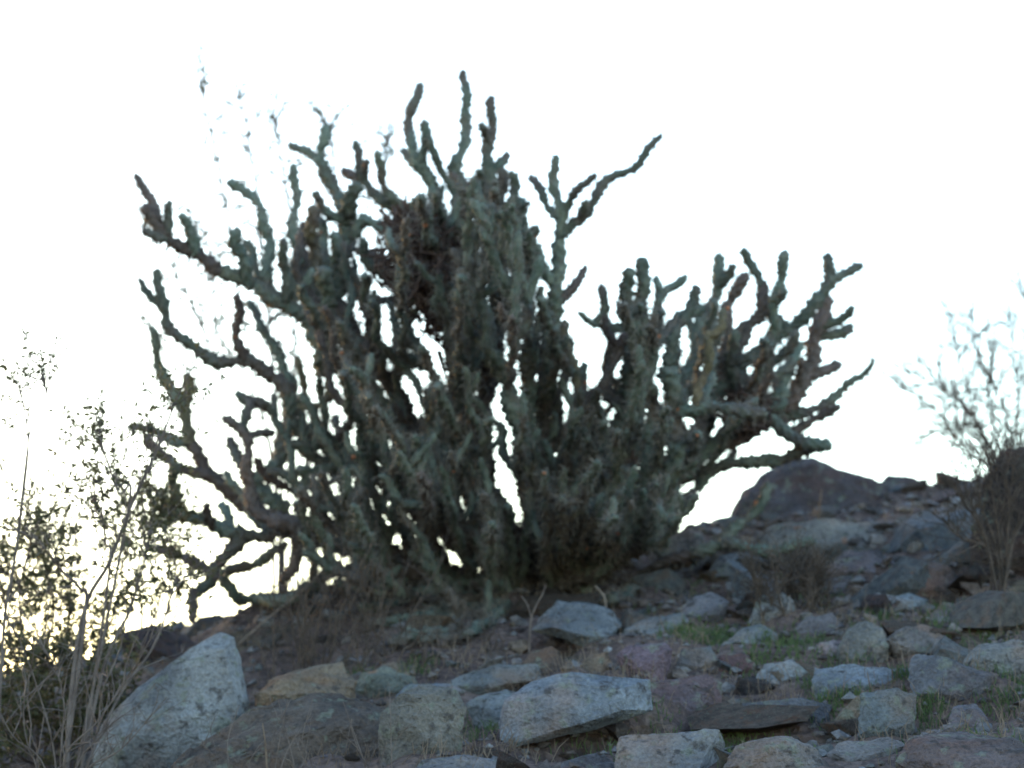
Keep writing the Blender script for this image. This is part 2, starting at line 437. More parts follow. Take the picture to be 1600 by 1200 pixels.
ROCKS = [
 ([(140,1185),(160,1128),(212,1076),(300,1010),(345,993),(364,998),(376,1050),(392,1100),(330,1175),(230,1190)], PALE, 'large pale slanting boulder behind the leafy shrub stems', dict(thick=.5, amp=.022, d=5.55)),
 ([(250,1230),(262,1195),(320,1158),(400,1108),(470,1088),(545,1078),(606,1108),(640,1138),(648,1180),(636,1230)], (0.17,0.135,0.115), 'huge rough dark brown-grey boulder below the dry brush', dict(thick=.6, amp=.06, level=5, d=5.05)),
 ([(395,1085),(425,1060),(480,1040),(535,1036),(560,1062),(555,1095),(450,1100)], TAN, 'reddish tan rock resting against the huge rough boulder', dict(thick=.7, d=5.6)),
 ([(592,1112),(625,1084),(668,1072),(712,1080),(727,1108),(716,1150),(684,1176),(632,1168)], (0.22,0.205,0.185), 'upright grey-tan block next to a dark hollow', dict(thick=.6)),
 ([(778,1130),(790,1095),(830,1065),(890,1050),(960,1055),(1015,1062),(1020,1110),(960,1130),(880,1148),(800,1168),(780,1155)], BLUE, 'long pale blue-grey boulder with orange lichen spots', dict(thick=.45, amp=.022, strata=.08, level=4, root=False)),
 ([(1005,1065),(1060,1062),(1105,1050),(1130,1068),(1128,1105),(1070,1122),(1010,1112)], PURP, 'mottled purple-grey rock at the end of the blue-grey boulder', dict(thick=.6)),
 ([(728,1100),(750,1088),(790,1080),(830,1090),(815,1125),(785,1130),(750,1112)], GREY, 'small pale rock wedged at the blue-grey boulder', dict(thick=.8)),
 ([(830,985),(850,960),(872,938),(905,952),(950,952),(975,975),(960,1000),(925,1010),(880,996)], (0.27,0.29,0.31), 'layered grey slab jutting over a black hollow', dict(thick=.9, d=6.2, strata=.35, root=False)),
 ([(962,1025),(985,1008),(1040,1003),(1052,1015),(1035,1045),(1010,1062),(985,1055)], (0.25,0.18,0.21), 'diamond shaped purple rock beside the layered slab', dict(thick=.7)),
 ([(905,1040),(925,1022),(950,1020),(958,1045),(930,1056)], TAN, 'small tan stone under the layered slab', dict(thick=.9)),
 ([(800,1055),(830,1015),(860,1010),(895,1045),(880,1062),(830,1066)], (0.19,0.15,0.125), 'brown stone left of the tan stone under the slab', dict(thick=.8)),
 ([(975,985),(1010,966),(1065,958),(1085,975),(1060,992),(1000,996)], GREY, 'low flat grey slab behind the purple rock', dict(thick=.7)),
 ([(962,1215),(968,1150),(1040,1145),(1122,1143),(1128,1165),(1100,1180),(1090,1215)], (0.27,0.265,0.27), 'squared grey slab with grass along its lower edge', dict(thick=.6)),
 ([(1418,1060),(1428,1020),(1470,1025),(1520,1045),(1558,1055),(1535,1090),(1518,1112),(1470,1105),(1430,1085)], (0.23,0.23,0.25), 'big wedge shaped grey rock with a pale flat top', dict(thick=.7, strata=.1, root=False)),
 ([(1270,1068),(1272,1042),(1330,1040),(1420,1045),(1425,1068),(1360,1078),(1290,1078)], BLUE, 'long pale blue slab leading to the wedge shaped rock', dict(thick=.5)),
 ([(1340,1150),(1345,1085),(1400,1075),(1435,1085),(1432,1130),(1410,1148),(1370,1158)], (0.2,0.22,0.235), 'blue-grey rock under the long pale slab', dict(thick=.7)),
 ([(1292,1140),(1310,1115),(1340,1085),(1350,1095),(1345,1150),(1310,1152)], TAN, 'tan triangular stone leaning beneath the long pale slab', dict(thick=.7)),
 ([(1382,1000),(1400,985),(1438,974),(1470,982),(1488,1010),(1490,1030),(1430,1028),(1398,1018)], (0.33,0.29,0.27), 'pale pinkish angular rock above the wedge shaped rock', dict(thick=.7)),
 ([(1308,1015),(1325,980),(1352,970),(1378,980),(1388,1010),(1370,1032),(1330,1034)], (0.29,0.28,0.26), 'rounded pale rock next to the pinkish angular rock', dict(thick=.8)),
 ([(1172,960),(1190,930),(1212,918),(1240,940),(1244,955),(1215,968)], PALE, 'pale pyramid shaped rock near the dark dry tuft', dict(thick=.8)),
 ([(1352,940),(1370,928),(1420,927),(1450,938),(1440,950),(1380,952)], (0.30,0.35,0.40), 'flat light blue slab lying on the slope', dict(thick=.7)),
 ([(1405,930),(1420,890),(1450,876),(1485,885),(1512,915),(1505,938),(1470,925),(1430,925)], (0.22,0.19,0.19), 'humped purple-grey rock with a dark cavity below it', dict(thick=.6)),
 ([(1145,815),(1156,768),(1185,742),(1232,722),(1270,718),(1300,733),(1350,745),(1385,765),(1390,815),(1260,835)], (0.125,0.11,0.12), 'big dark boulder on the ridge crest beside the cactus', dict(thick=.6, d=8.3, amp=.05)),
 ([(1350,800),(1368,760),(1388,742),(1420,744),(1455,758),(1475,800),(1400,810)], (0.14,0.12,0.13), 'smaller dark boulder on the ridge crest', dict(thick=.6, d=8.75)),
 ([(1430,810),(1450,770),(1500,757),(1550,760),(1570,805),(1500,815)], (0.18,0.16,0.175), 'low grey boulder on the ridge crest by the twiggy shrub', dict(thick=.6, d=8.9)),
 ([(1180,835),(1210,818),(1300,812),(1390,818),(1395,850),(1300,868),(1200,860)], (0.36,0.33,0.30), 'broad grey slab below the dark crest boulder', dict(thick=.5)),
 ([(1035,890),(1042,850),(1070,826),(1098,835),(1108,870),(1090,900),(1055,905)], (0.30,0.27,0.27), 'pinkish boulder showing behind the arched cactus limb', dict(thick=.7)),
 ([(1100,905),(1120,872),(1150,862),(1200,872),(1210,895),(1160,912)], GREY, 'grey rock between the arched limb and the dry tuft', dict(thick=.7)),
 ([(1060,960),(1080,935),(1110,925),(1140,940),(1130,962),(1090,970)], (0.25,0.24,0.26), 'small lavender-grey rock below the arched limb', dict(thick=.8)),
 ([(1110,1050),(1125,1025),(1165,1018),(1180,1040),(1160,1060)], (0.20,0.13,0.13), 'reddish stone between grass and the mottled rock', dict(thick=.8)),
 ([(1180,1060),(1195,1038),(1240,1030),(1262,1050),(1240,1072),(1200,1075)], PALE, 'pale stone near the long pale slab end', dict(thick=.8)),
 ([(1058,1038),(1065,1015),(1110,1010),(1122,1030),(1100,1050),(1070,1052)], (0.23,0.24,0.25), 'grey block behind the mottled purple rock', dict(thick=.7)),
 ([(1140,1120),(1160,1098),(1250,1092),(1300,1102),(1290,1122),(1200,1135)], (0.17,0.165,0.18), 'long dark flat slab in front of the tan triangle', dict(thick=.5)),
 ([(1130,1200),(1150,1165),(1230,1150),(1280,1170),(1290,1205),(1200,1230)], (0.26,0.25,0.25), 'broad low rock in front of the dark flat slab', dict(thick=.6)),
 ([(1505,1030),(1530,1008),(1580,998),(1630,1010),(1640,1050),(1570,1060),(1520,1050)], (0.27,0.26,0.25), 'pale grey rock behind the wedge shaped rock', dict(thick=.6)),
 ([(1400,1190),(1420,1155),(1500,1140),(1580,1150),(1640,1180),(1620,1230),(1450,1225)], (0.19,0.16,0.165), 'flat purplish rock with dry stalks at its edge', dict(thick=.6)),
 ([(1478,1135),(1490,1105),(1525,1100),(1545,1125),(1530,1142)], (0.25,0.24,0.27), 'small lilac rock under the wedge shaped rock', dict(thick=.8)),
 ([(690,1075),(715,1055),(780,1038),(840,1040),(850,1062),(780,1082),(720,1086)], (0.26,0.27,0.27), 'pale slab tucked behind the blue-grey boulder', dict(thick=.6)),
 ([(552,1072),(565,1050),(600,1042),(650,1058),(662,1080),(610,1090)], (0.31,0.32,0.26), 'yellowish pale rock topped by the grass at the brush edge', dict(thick=.7)),
 ([(620,1085),(640,1070),(720,1066),(735,1082),(690,1096)], BLUE, 'thin bluish slab over the upright grey-tan block', dict(thick=.6)),
 ([(640,1215),(660,1188),(720,1180),(790,1190),(800,1220),(720,1235)], (0.27,0.26,0.27), 'pale rock below the dark hollow', dict(thick=.6)),
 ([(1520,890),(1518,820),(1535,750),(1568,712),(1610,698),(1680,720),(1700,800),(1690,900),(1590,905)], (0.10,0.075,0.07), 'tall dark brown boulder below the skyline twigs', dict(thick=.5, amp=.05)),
 ([(1240,985),(1258,965),(1300,958),(1318,978),(1300,996),(1262,1000)], (0.22,0.2,0.21), 'low purple-grey stone among grass by the rounded rock', dict(thick=.8)),
 ([(1520,960),(1540,940),(1590,932),(1625,950),(1600,970),(1550,972)], (0.25,0.235,0.24), 'low grey stone at the foot of the tall dark boulder', dict(thick=.7)),
 ([(1270,1020),(1278,1004),(1316,1000),(1322,1016),(1300,1028)], (0.32,0.30,0.33), 'small whitish stone beside the rounded pale rock', dict(thick=.8)),
 ([(1290,1180),(1310,1162),(1390,1150),(1420,1165),(1400,1188),(1320,1195)], (0.26,0.23,0.22), 'low flat brown stone between the blue-grey rock and purplish rock', dict(thick=.7)),
 ([(860,1215),(880,1190),(930,1178),(965,1190),(960,1215)], (0.2,0.18,0.185), 'dark low stone left of the squared grey slab', dict(thick=.7)),
 ([(1125,1010),(1150,985),(1190,978),(1215,992),(1190,1012)], (0.27,0.28,0.28), 'pale stone half hidden in the green grass', dict(thick=.8)),
 ([(1440,975),(1460,955),(1530,948),(1560,962),(1520,980)], (0.24,0.22,0.23), 'flat mauve slab behind the pinkish angular rock', dict(thick=.6)),
 ([(1240,925),(1265,905),(1330,898),(1350,915),(1310,935)], (0.19,0.17,0.18), 'dark slab above the flat light blue slab', dict(thick=.6)),
 ([(1290,890),(1320,862),(1370,858),(1400,878),(1370,898)], (0.22,0.2,0.22), 'mauve rock between dry stalks and the broad slab', dict(thick=.7)),
 ([(1400,855),(1430,825),(1480,818),(1510,840),(1480,862)], (0.2,0.19,0.21), 'bluish dark rock below the low crest boulder', dict(thick=.7)),
 ([(100,1230),(120,1185),(190,1165),(250,1180),(260,1230)], (0.24,0.215,0.2), 'brownish rock below the pale slanting boulder', dict(thick=.7)),
]
rock_objs = []
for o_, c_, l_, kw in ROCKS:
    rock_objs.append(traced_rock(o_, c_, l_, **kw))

HERO = []
for o_, c_, l_, kw in ROCKS:
    q = np.array(o_, float)
    if np.ptp(q[:, 0]) > 70 and q[:, 1].max() > 960:
        HERO.append((q[:, 0].min() - 4, q[:, 0].max() + 4, q[:, 1].min() + 6, q[:, 1].max() + 22, (kw.get('d') or hit(q[q[:, 1].argmax(), 0], min(q[:, 1].max(), 1340)) or 8) + .06))
def in_front_of_hero(x, y, s):
    a, b, d = to_px((x, y, float(ground_z(x, y)) + s * .3))
    return any(h0 < a < h1 and v0 < b < v1 and d < dd_ for h0, h1, v0, v1, dd_ in HERO)
# loose stones lying about the slope
variants = []
for k in range(12):
    r = np.random.default_rng(900 + k)
    pts = []
    for _ in range(14):
        v = r.normal(size=3); v /= np.linalg.norm(v)
        v *= r.uniform(0.75, 1.0)
        v[2] *= r.uniform(0.22, 0.6)
        pts.append(Vector(v * np.array([1.0, r.uniform(.6, .95), 1.0])))
    me = hull_rock(pts, 50 + k, 2, 0.05, 0.12)
    me.materials.append(M_ROCK)
    variants.append(me)
placed = []
tones = [GREY, PALE, TAN, PURP, BROWN, DARK, BLUE, (0.3, 0.27, 0.25), (0.25, 0.25, 0.24)]
names = [('small grey', 0), ('small pale', 1), ('small tan', 2), ('small purplish', 3), ('small brown', 4), ('small dark', 5), ('small bluish', 6), ('small pinkish grey', 7), ('small greenish grey', 8)]
tries = 0
while len(placed) < 295 and tries < 6000:
    tries += 1
    x = rng.uniform(-1.6, 2.1); y = rng.uniform(4.7, 9.1)
    if rng.random() > (0.45 if x < 0.1 else 1.0): continue
    s = float(np.clip(rng.lognormal(-2.9 if x > .1 else -3.1, 0.65), 0.022, 0.19))
    px, py, dd = to_px((x, y, float(ground_z(x, y))))
    if not (-40 < px < 1640 and py < 1230): continue
    if any((x - a) ** 2 + (y - b) ** 2 < (0.62 * (s + t)) ** 2 for a, b, t in placed): continue
    if s > .035 and in_front_of_hero(x, y, s): continue
    placed.append((x, y, s))
    k = int(rng.integers(len(tones)))
    px_, py_, _ = to_px((x, y, float(ground_z(x, y))))
    near = min(ROCKS, key=lambda r_: math.hypot(np.mean([q_[0] for q_ in r_[0]]) - px_, 2 * (np.mean([q_[1] for q_ in r_[0]]) - py_)))[2]
    for cut in (' with ', ' behind ', ' below ', ' resting ', ' next ', ' at the ', ' wedged ', ' jutting ', ' beside ', ' under ', ' left ', ' leading ', ' leaning ', ' above ', ' near ', ' lying ', ' on the ', ' by ', ' showing ', ' between ', ' in front ', ' tucked ', ' topped ', ' over ', ' among ', ' half '):
        near = near.split(cut)[0]
    word = 'tiny' if s < .035 else 'small' if s < .06 else 'fist-sized' if s < .085 else 'larger'
    o = obj('stone', variants[int(rng.integers(12))], None, label=word + names[k][0][5:] + ' loose stone close to the ' + near, cat='stone', group='loose stones on the slope', color=tones[k])
    o.location = (x, y, float(ground_z(x, y)) + s * 0.06)
    o.rotation_euler = (rng.uniform(-.5, .6), rng.uniform(-.45, .45), rng.uniform(0, 6.28))
    o.scale = (s, s, s * rng.uniform(.55, 1.2))

# gravel and rubble: too many to count
def gravel_material():
    m, n, b = nodes('rubble')
    g = add(n, 'ShaderNodeNewGeometry')
    tc = add(n, 'ShaderNodeTexCoord').outputs['Object']
    c = ramp(n, g.outputs['Random Per Island'], [(0.0, (0.05, 0.045, 0.047)), (0.25, (0.12, 0.095, 0.09)), (0.45, (0.14, 0.14, 0.15)), (0.6, (0.09, 0.075, 0.085)), (0.75, (0.19, 0.19, 0.205)), (0.9, (0.16, 0.12, 0.095)), (1.0, (0.10, 0.105, 0.11))])
    f = noise(n, tc, 55, 4)
    c = mix(n, 0.8, c, mix(n, 1.0, c, ramp(n, f, [(0.3, (0.4, 0.4, 0.4)), (0.7, (1.5, 1.5, 1.5))]), 'MULTIPLY'))
    n.links.new(c, b.inputs['Base Color'])
    b.inputs['Roughness'].default_value = 0.93
    b.inputs['Specular IOR Level'].default_value = 0.2
    bump(n, b, f, 0.8, 0.02)
    return m
M_GRAVEL = gravel_material()
def rubble_mesh():
    vv, ff, off = [], [], 0
    src = []
    for k in range(10):
        r = np.random.default_rng(1500 + k)
        bm = bmesh.new()
        for _ in range(13):
            v = r.normal(size=3); v /= np.linalg.norm(v); v *= r.uniform(.7, 1.0)
            v *= np.array([1.0, r.uniform(.55, .95), r.uniform(.25, .6)])
            bm.verts.new(v)
        bmesh.ops.convex_hull(bm, input=bm.verts)
        for v in [v for v in bm.verts if not v.link_faces]: bm.verts.remove(v)
        bmesh.ops.triangulate(bm, faces=bm.faces)
        bm.verts.index_update()
        src.append((np.array([v.co for v in bm.verts]), np.array([[v.index for v in f.verts] for f in bm.faces]))); bm.free()
    for _ in range(5200):
        x, y = rng.uniform(-1.8, 2.2), rng.uniform(4.5, 9.1)
        if x < 0 and y > 6.3 and rng.random() < .5: continue
        sz = float(np.clip(rng.lognormal(-3.75, .45), .012, .06))
        if sz > .022 and in_front_of_hero(x, y, sz): continue
        V0, F0 = src[int(rng.integers(10))]
        ax, ay, az = rng.uniform(-.6, .6), rng.uniform(-.6, .6), rng.uniform(0, 6.28)
        Rz = np.array([[math.cos(az), -math.sin(az), 0], [math.sin(az), math.cos(az), 0], [0, 0, 1]])
        Rx = np.array([[1, 0, 0], [0, math.cos(ax), -math.sin(ax)], [0, math.sin(ax), math.cos(ax)]])
        Ry = np.array([[math.cos(ay), 0, math.sin(ay)], [0, 1, 0], [-math.sin(ay), 0, math.cos(ay)]])
        V1 = (V0 * sz) @ (Rz @ Rx @ Ry).T + np.array([x, y, float(ground_z(x, y)) + sz * .15])
        vv.append(V1); ff.append(F0 + off); off += len(V1)
    return new_mesh('rubble', np.concatenate(vv), np.concatenate(ff), False)
obj('rubble', rubble_mesh(), M_GRAVEL, kind='stuff', label='small broken stone plates strewn over the slope', cat='rubble')
n_g = 9000
x = rng.uniform(-1.9, 2.4, n_g); y = rng.uniform(4.4, 9.2, n_g)
z = ground_z(x, y)
s = np.clip(rng.lognormal(-4.75, 0.5, n_g), 0.003, 0.03)
oct_v = np.array([[1, 0, 0], [0, 1, 0], [-1, 0, 0], [0, -1, 0], [0, 0, 1], [0, 0, -1]], float)
oct_f = np.array([[0, 1, 4], [1, 2, 4], [2, 3, 4], [3, 0, 4], [1, 0, 5], [2, 1, 5], [3, 2, 5], [0, 3, 5]])
ang = rng.uniform(0, 6.28, n_g)
V = oct_v[None] * rng.uniform(0.6, 1.3, (n_g, 6, 1)) * s[:, None, None] * np.array([1, .8, .6])[None, None]
ca, sa = np.cos(ang)[:, None], np.sin(ang)[:, None]
V = np.stack([V[..., 0] * ca - V[..., 1] * sa, V[..., 0] * sa + V[..., 1] * ca, V[..., 2]], -1)
V += np.stack([x, y, z], -1)[:, None]
F = (np.arange(n_g)[:, None, None] * 6 + oct_f[None]).reshape(-1, 3)
obj('gravel', new_mesh('gravel', V.reshape(-1, 3), F, False), M_GRAVEL, kind='stuff', label='fine stone chips scattered over the slope', cat='gravel', color=(0.23, 0.2, 0.19))

# ------------------------------------------------------------------ the cholla cactus
BASE_PX = (830.0, 925.0)
base_d = hit(*BASE_PX)
BASE = P(*BASE_PX, base_d); BASE[2] = ground_z(BASE[0], BASE[1])
cactus = obj('cholla_cactus', None, loc=BASE, label='large sprawling green cholla cactus standing on the rocky ridge', cat='cactus')

def reg(ox, oy, s):
    return lambda pts: [(ox + s * a, oy + s * b) for a, b in pts]
R1 = reg(180, 80, .325); R2 = reg(600, 80, .325); R3 = reg(880, 360, .325)
R4 = reg(180, 420, .325); R5 = reg(560, 420, .325); R6 = reg(180, 680, .325); R7 = reg(600, 680, .325); R8 = reg(1100, 640, .3125)

# each limb: outline run (start -> tip), start width, tip width (zoom px), dz at start if it is a main limb (None = grows from another), dz gained to the tip
L = []
def limb(R, pts, w0, w1, dz=0.0, root=None):
    L.append((R(pts), w0 * .325 / 2, w1 * .325 / 2, dz, root))
# -- main limbs, rooted at the crown
limb(R4, [(1350,760),(1230,600),(1120,480),(1000,370),(900,230),(760,132),(620,60),(500,0)], 85, 70, -.10, 0.10)           # left long limb, lower
limb(R1, [(500,1060),(400,985),(330,950),(260,905),(210,850),(160,770),(130,745)], 70, 55, -.10)
limb(R1, [(1060,1200),(1100,1000),(1110,900),(1110,780),(1060,690),(1010,570),(985,520)], 80, 58, .15, .25)
limb(R2, [(560,1300),(560,1000),(520,800),(500,640),(505,480),(515,350),(515,215)], 95, 44, .10, .1)
limb(R2, [(430,1150),(400,900),(340,680),(350,560),(370,470),(400,340),(390,200),(378,90)], 85, 40, .2, .3)
limb(R2, [(330,1100),(300,850),(240,700),(190,560),(140,470),(110,380),(140,280),(175,150)], 80, 40, .1, .35)
limb(R2, [(800,1400),(830,1200),(830,1050),(850,920),(850,830),(835,700),(820,600),(825,500)], 85, 38, -.05, -.15)
limb(R3, [(560,1100),(700,860),(800,700),(900,600),(1000,540),(1080,470),(1160,400),(1240,330),(1275,240),(1275,110)], 90, 55, .2, .05)
limb(R3, [(700,1050),(900,960),(1050,850),(1180,700),(1200,540),(1240,440),(1260,300)], 85, 70, .1, .25)
limb(R3, [(300,1150),(480,900),(600,700),(640,560),(690,400),(750,260),(745,110)], 85, 48, .15, .35)
limb(R3, [(200,1100),(300,850),(330,620),(350,500),(370,400),(385,130)], 85, 62, -.1, -.05)
limb(R5, [(800,1000),(780,800),(740,640),(700,520),(640,380),(600,250),(580,120),(480,0)], 95, 75, -.25, -.35)
limb(R2, [(440,1180),(350,1080),(290,950)], 78, 70, -.12)
limb(R4, [(1250,1000),(1000,850),(870,760),(820,570),(720,500),(620,440),(500,440),(390,400),(310,330),(250,250),(215,130),(205,0)], 85, 45, -.1, .0)
limb(R6, [(1400,700),(1200,600),(1050,520),(900,470),(780,460),(720,490),(560,460),(430,420),(330,390),(200,340)], 85, 60, -.1, -.15)
limb(R4, [(1100,1250),(900,1230),(760,1180),(620,1140),(520,1040),(420,930),(355,830)], 80, 60, -.05, .1)
limb(R4, [(900,1250),(720,1180),(640,1100),(640,900),(620,800),(560,740),(520,715)], 85, 38, -.1, -.25)
limb(R4, [(800,1150),(680,1050),(780,930),(820,800),(840,650),(825,570)], 80, 70, .15)
limb(R7, [(760,600),(750,400),(725,200),(700,0),(690,-200),(700,-420)], 100, 80, -.25, -.2)
limb(R7, [(640,560),(560,350),(470,150),(400,0),(330,-200)], 85, 70, .3, .25)
limb(R3, [(420,1500),(500,1300),(520,1180),(540,1000),(530,800),(500,650)], 95, 85, -.15, -.45)
limb(R3, [(330,1500),(400,1200),(430,1000),(440,820)], 85, 70, -.1, -.5)
limb(R7, [(700,650),(600,630),(480,560),(350,450),(200,400),(60,330)], 75, 60, -.3, -.2)
limb(R7, [(950,790),(1100,800),(1250,720),(1330,640),(1340,540),(1370,420)], 60, 50, .1, -.2)
limb(R8, [(-60,760),(20,690),(130,620),(220,540),(290,440),(330,370)], 56, 44, .1, -.05)
limb(R8, [(-60,720),(40,690),(150,680),(300,700),(450,690),(560,655)], 60, 50, -.15, -.1)
limb(R3, [(520,1180),(620,1130),(750,1000),(900,920),(1000,850),(1080,760)], 75, 60, .1, .1)
limb(R3, [(640,1250),(760,1120),(880,1120),(1000,1120),(1100,1070),(1200,1040),(1290,1035)], 55, 60, -.05, .15)
limb(R7, [(560,800),(520,840),(400,880),(300,930),(150,970),(20,1000)], 65, 55, -.25, -.35)
limb(R7, [(500,740),(400,780),(330,780),(250,850),(120,950)], 70, 50, -.2, -.45)
limb(R6, [(1600,650),(1400,640),(1280,610),(1150,600)], 90, 70, -.05, .1)
limb(R6, [(1500,840),(1350,790),(1200,740),(1050,700)], 60, 45, -.15, -.25)
limb(R6, [(1100,640),(1000,690),(900,760),(800,790),(640,790),(580,760),(500,680)], 65, 50, -.1, .0)
limb(R7, [(640,800),(380,850),(120,890),(-100,900)], 62, 48, -.1, -.5)
limb(R7, [(620,780),(480,920),(330,960),(180,985)], 58, 44, -.1, -.5)
limb(R7, [(560,700),(300,720),(60,800),(-120,830)], 60, 46, -.1, -.45)
limb(R7, [(600,720),(420,700),(250,640),(120,560)], 62, 48, -.15, -.55)
limb(R7, [(880,720),(930,600),(980,480),(1000,360)], 66, 52, -.1, -.5)
limb(R7, [(960,740),(1060,640),(1120,520),(1180,400)], 66, 50, -.1, -.45)
limb(R6, [(1300,760),(1150,700),(1000,600),(900,560)], 58, 44, -.1, -.45)
# -- branches
limb(R1, [(210,840),(180,740),(140,660),(95,590)], 52, 36, .05)
limb(R1, [(260,905),(180,885),(130,860)], 46, 36, -.08)
limb(R1, [(250,880),(245,790),(265,720)], 50, 36, -.05)
limb(R1, [(375,975),(378,900),(350,830),(310,785)], 62, 46, -.06)
limb(R1, [(650,1120),(610,1010),(578,930),(590,850)], 64, 58, -.1)
limb(R1, [(740,1170),(735,950),(720,830),(705,750),(620,680),(540,625)], 66, 40, .12)
limb(R1, [(720,1130),(660,980),(620,910)], 48, 36, .1)
limb(R1, [(860,1180),(870,960),(860,850),(865,700),(860,540)], 60, 38, .1)
limb(R1, [(820,1180),(810,950),(800,900)], 55, 42, -.1)
limb(R1, [(985,530),(1000,440),(1010,350)], 58, 44, .0)
limb(R1, [(990,530),(900,480),(835,445)], 48, 32, .1)
limb(R1, [(1100,810),(1020,770),(980,720),(950,680)], 55, 40, -.12)
limb(R1, [(1120,820),(1140,690),(1175,640)], 80, 70, -.1)
limb(R1, [(1500,960),(1440,930),(1350,890),(1270,850),(1200,820),(1150,900)], 62, 50, .1)
limb(R1, [(1440,790),(1310,740),(1240,680),(1190,590),(1150,430)], 60, 40, .05)
limb(R1, [(1195,620),(1130,590),(1090,570)], 50, 42, .08)
limb(R1, [(1380,750),(1300,660),(1275,600),(1260,480)], 50, 38, -.1)
limb(R1, [(1200,610),(1212,520)], 36, 30, -.05)
limb(R1, [(960,1190),(950,960),(950,740)], 74, 60, -.15)
limb(R1, [(1000,1170),(1010,950),(985,800)], 60, 48, .12)
limb(R1, [(1070,1060),(1050,870)], 55, 48, -.1)
limb(R1, [(890,1150),(900,950),(905,820)], 55, 42, .15)
limb(R1, [(1420,1150),(1330,1080),(1250,990),(1150,950)], 58, 44, .1)
limb(R1, [(1440,1200),(1300,1080),(1200,1000),(1190,900)], 55, 44, -.15)
limb(R2, [(180,560),(195,440),(195,330)], 55, 42, -.06)
limb(R2, [(150,550),(90,470)], 48, 36, .1)
limb(R2, [(340,680),(280,570),(230,480),(212,400)], 46, 34, -.05)
limb(R2, [(505,440),(460,350)], 42, 36, -.08)
limb(R2, [(520,620),(540,560),(600,490)], 50, 36, .05)
limb(R2, [(500,700),(450,610)], 60, 50, -.1)
limb(R2, [(540,900),(560,720),(570,560)], 70, 50, -.1)
limb(R2, [(570,980),(640,800),(645,700)], 76, 60, .05)
limb(R2, [(640,790),(700,725)], 40, 28, -.05)
limb(R2, [(560,1030),(650,950),(740,840)], 60, 48, -.1)
limb(R2, [(838,800),(760,690),(700,600)], 44, 36, .1)
limb(R2, [(850,790),(920,680),(1020,590)], 44, 34, -.1)
limb(R2, [(855,880),(940,800),(1000,720),(1100,610),(1200,550),(1280,470),(1335,400)], 62, 28, .05)
limb(R2, [(945,800),(975,720)], 44, 36, -.05)
limb(R2, [(850,1200),(870,1170),(940,1100),(970,1030)], 52, 38, .05)
limb(R2, [(825,1150),(780,1060),(735,930)], 56, 44, -.05)
limb(R2, [(1020,1320),(1060,1230),(1045,1120)], 46, 34, .0)
limb(R2, [(520,900),(480,800),(420,720)], 60, 50, -.2)
limb(R2, [(380,800),(440,700),(430,610)], 60, 50, -.2)
limb(R3, [(320,620),(310,400),(315,180)], 74, 66, -.1)
limb(R3, [(210,800),(220,640),(220,480),(200,340),(180,260)], 58, 32, .1)
limb(R3, [(380,620),(430,480),(470,330),(540,270),(592,215)], 72, 36, .05)
limb(R3, [(520,560),(560,470),(610,370),(645,265)], 62, 44, .05)
limb(R3, [(430,540),(560,430),(680,365)], 56, 50, .1)
limb(R3, [(745,270),(825,165)], 52, 38, -.05)
limb(R3, [(740,700),(780,560),(790,400),(830,270),(890,210)], 70, 56, -.05)
limb(R3, [(1010,430),(990,360),(940,230),(900,170),(865,85)], 62, 38, .0)
limb(R3, [(800,600),(850,500),(930,420),(965,340),(960,240)], 66, 56, .08)
limb(R3, [(1000,540),(1020,440),(1020,330),(1050,210),(1070,95)], 60, 44, -.1)
limb(R3, [(1020,340),(1072,285)], 52, 42, -.06)
limb(R3, [(1278,240),(1350,210),(1440,165)], 54, 36, .0)
limb(R3, [(1230,470),(1330,430),(1395,365)], 58, 36, -.05)
limb(R3, [(1220,500),(1340,485),(1392,462)], 58, 44, .08)
limb(R3, [(1120,760),(1200,690),(1260,670),(1335,640)], 66, 50, .05)
limb(R3, [(1050,900),(1110,890),(1220,850),(1320,790),(1380,740),(1470,670)], 70, 26, .05)
limb(R3, [(1060,940),(1130,960),(1230,900),(1330,840)], 56, 38, -.08)
limb(R3, [(950,860),(1000,900),(1080,980),(1200,1030),(1290,1040)], 66, 60, -.15)
limb(R3, [(560,800),(600,760),(680,720),(780,660),(850,640)], 62, 50, -.2)
limb(R3, [(560,870),(600,860),(760,860),(980,880)], 64, 56, -.15)
limb(R3, [(690,1010),(700,860),(690,760),(725,600)], 56, 48, -.05)
limb(R3, [(880,720),(950,700),(1060,600),(1125,480)], 58, 46, -.15)
limb(R3, [(960,760),(1010,700),(1100,620),(1150,540)], 54, 44, .1)
limb(R3, [(800,920),(830,740),(800,600),(830,480)], 60, 50, -.15)
limb(R3, [(1000,820),(1060,760),(1090,640),(1060,560)], 60, 46, .15)
limb(R4, [(212,170),(150,100),(115,45)], 42, 30, .05)
limb(R4, [(625,450),(590,330),(590,210),(585,120)], 56, 38, -.1)
limb(R4, [(850,560),(790,430),(730,310),(660,200),(640,150)], 58, 38, .12)
limb(R4, [(355,840),(345,660),(348,500)], 62, 54, .0)
limb(R4, [(340,690),(270,580),(205,440),(180,280)], 62, 40, -.08)
limb(R4, [(350,845),(250,810),(150,775),(60,760)], 54, 36, .1)
limb(R4, [(175,785),(165,745)], 44, 40, -.05)
limb(R4, [(620,1130),(470,1020),(380,980),(280,930),(200,870),(140,810)], 60, 44, -.12)
limb(R4, [(285,1100),(282,1000),(278,920)], 60, 50, -.2)
limb(R4, [(610,950),(580,900),(550,810)], 56, 44, .1)
limb(R4, [(620,810),(625,680),(640,640),(580,595)], 48, 40, .05)
limb(R4, [(640,630),(700,650),(765,700)], 48, 40, .08)
limb(R4, [(620,800),(700,800),(765,790)], 36, 32, .1)
limb(R4, [(1250,960),(1080,930),(950,900),(850,830)], 66, 44, -.15)
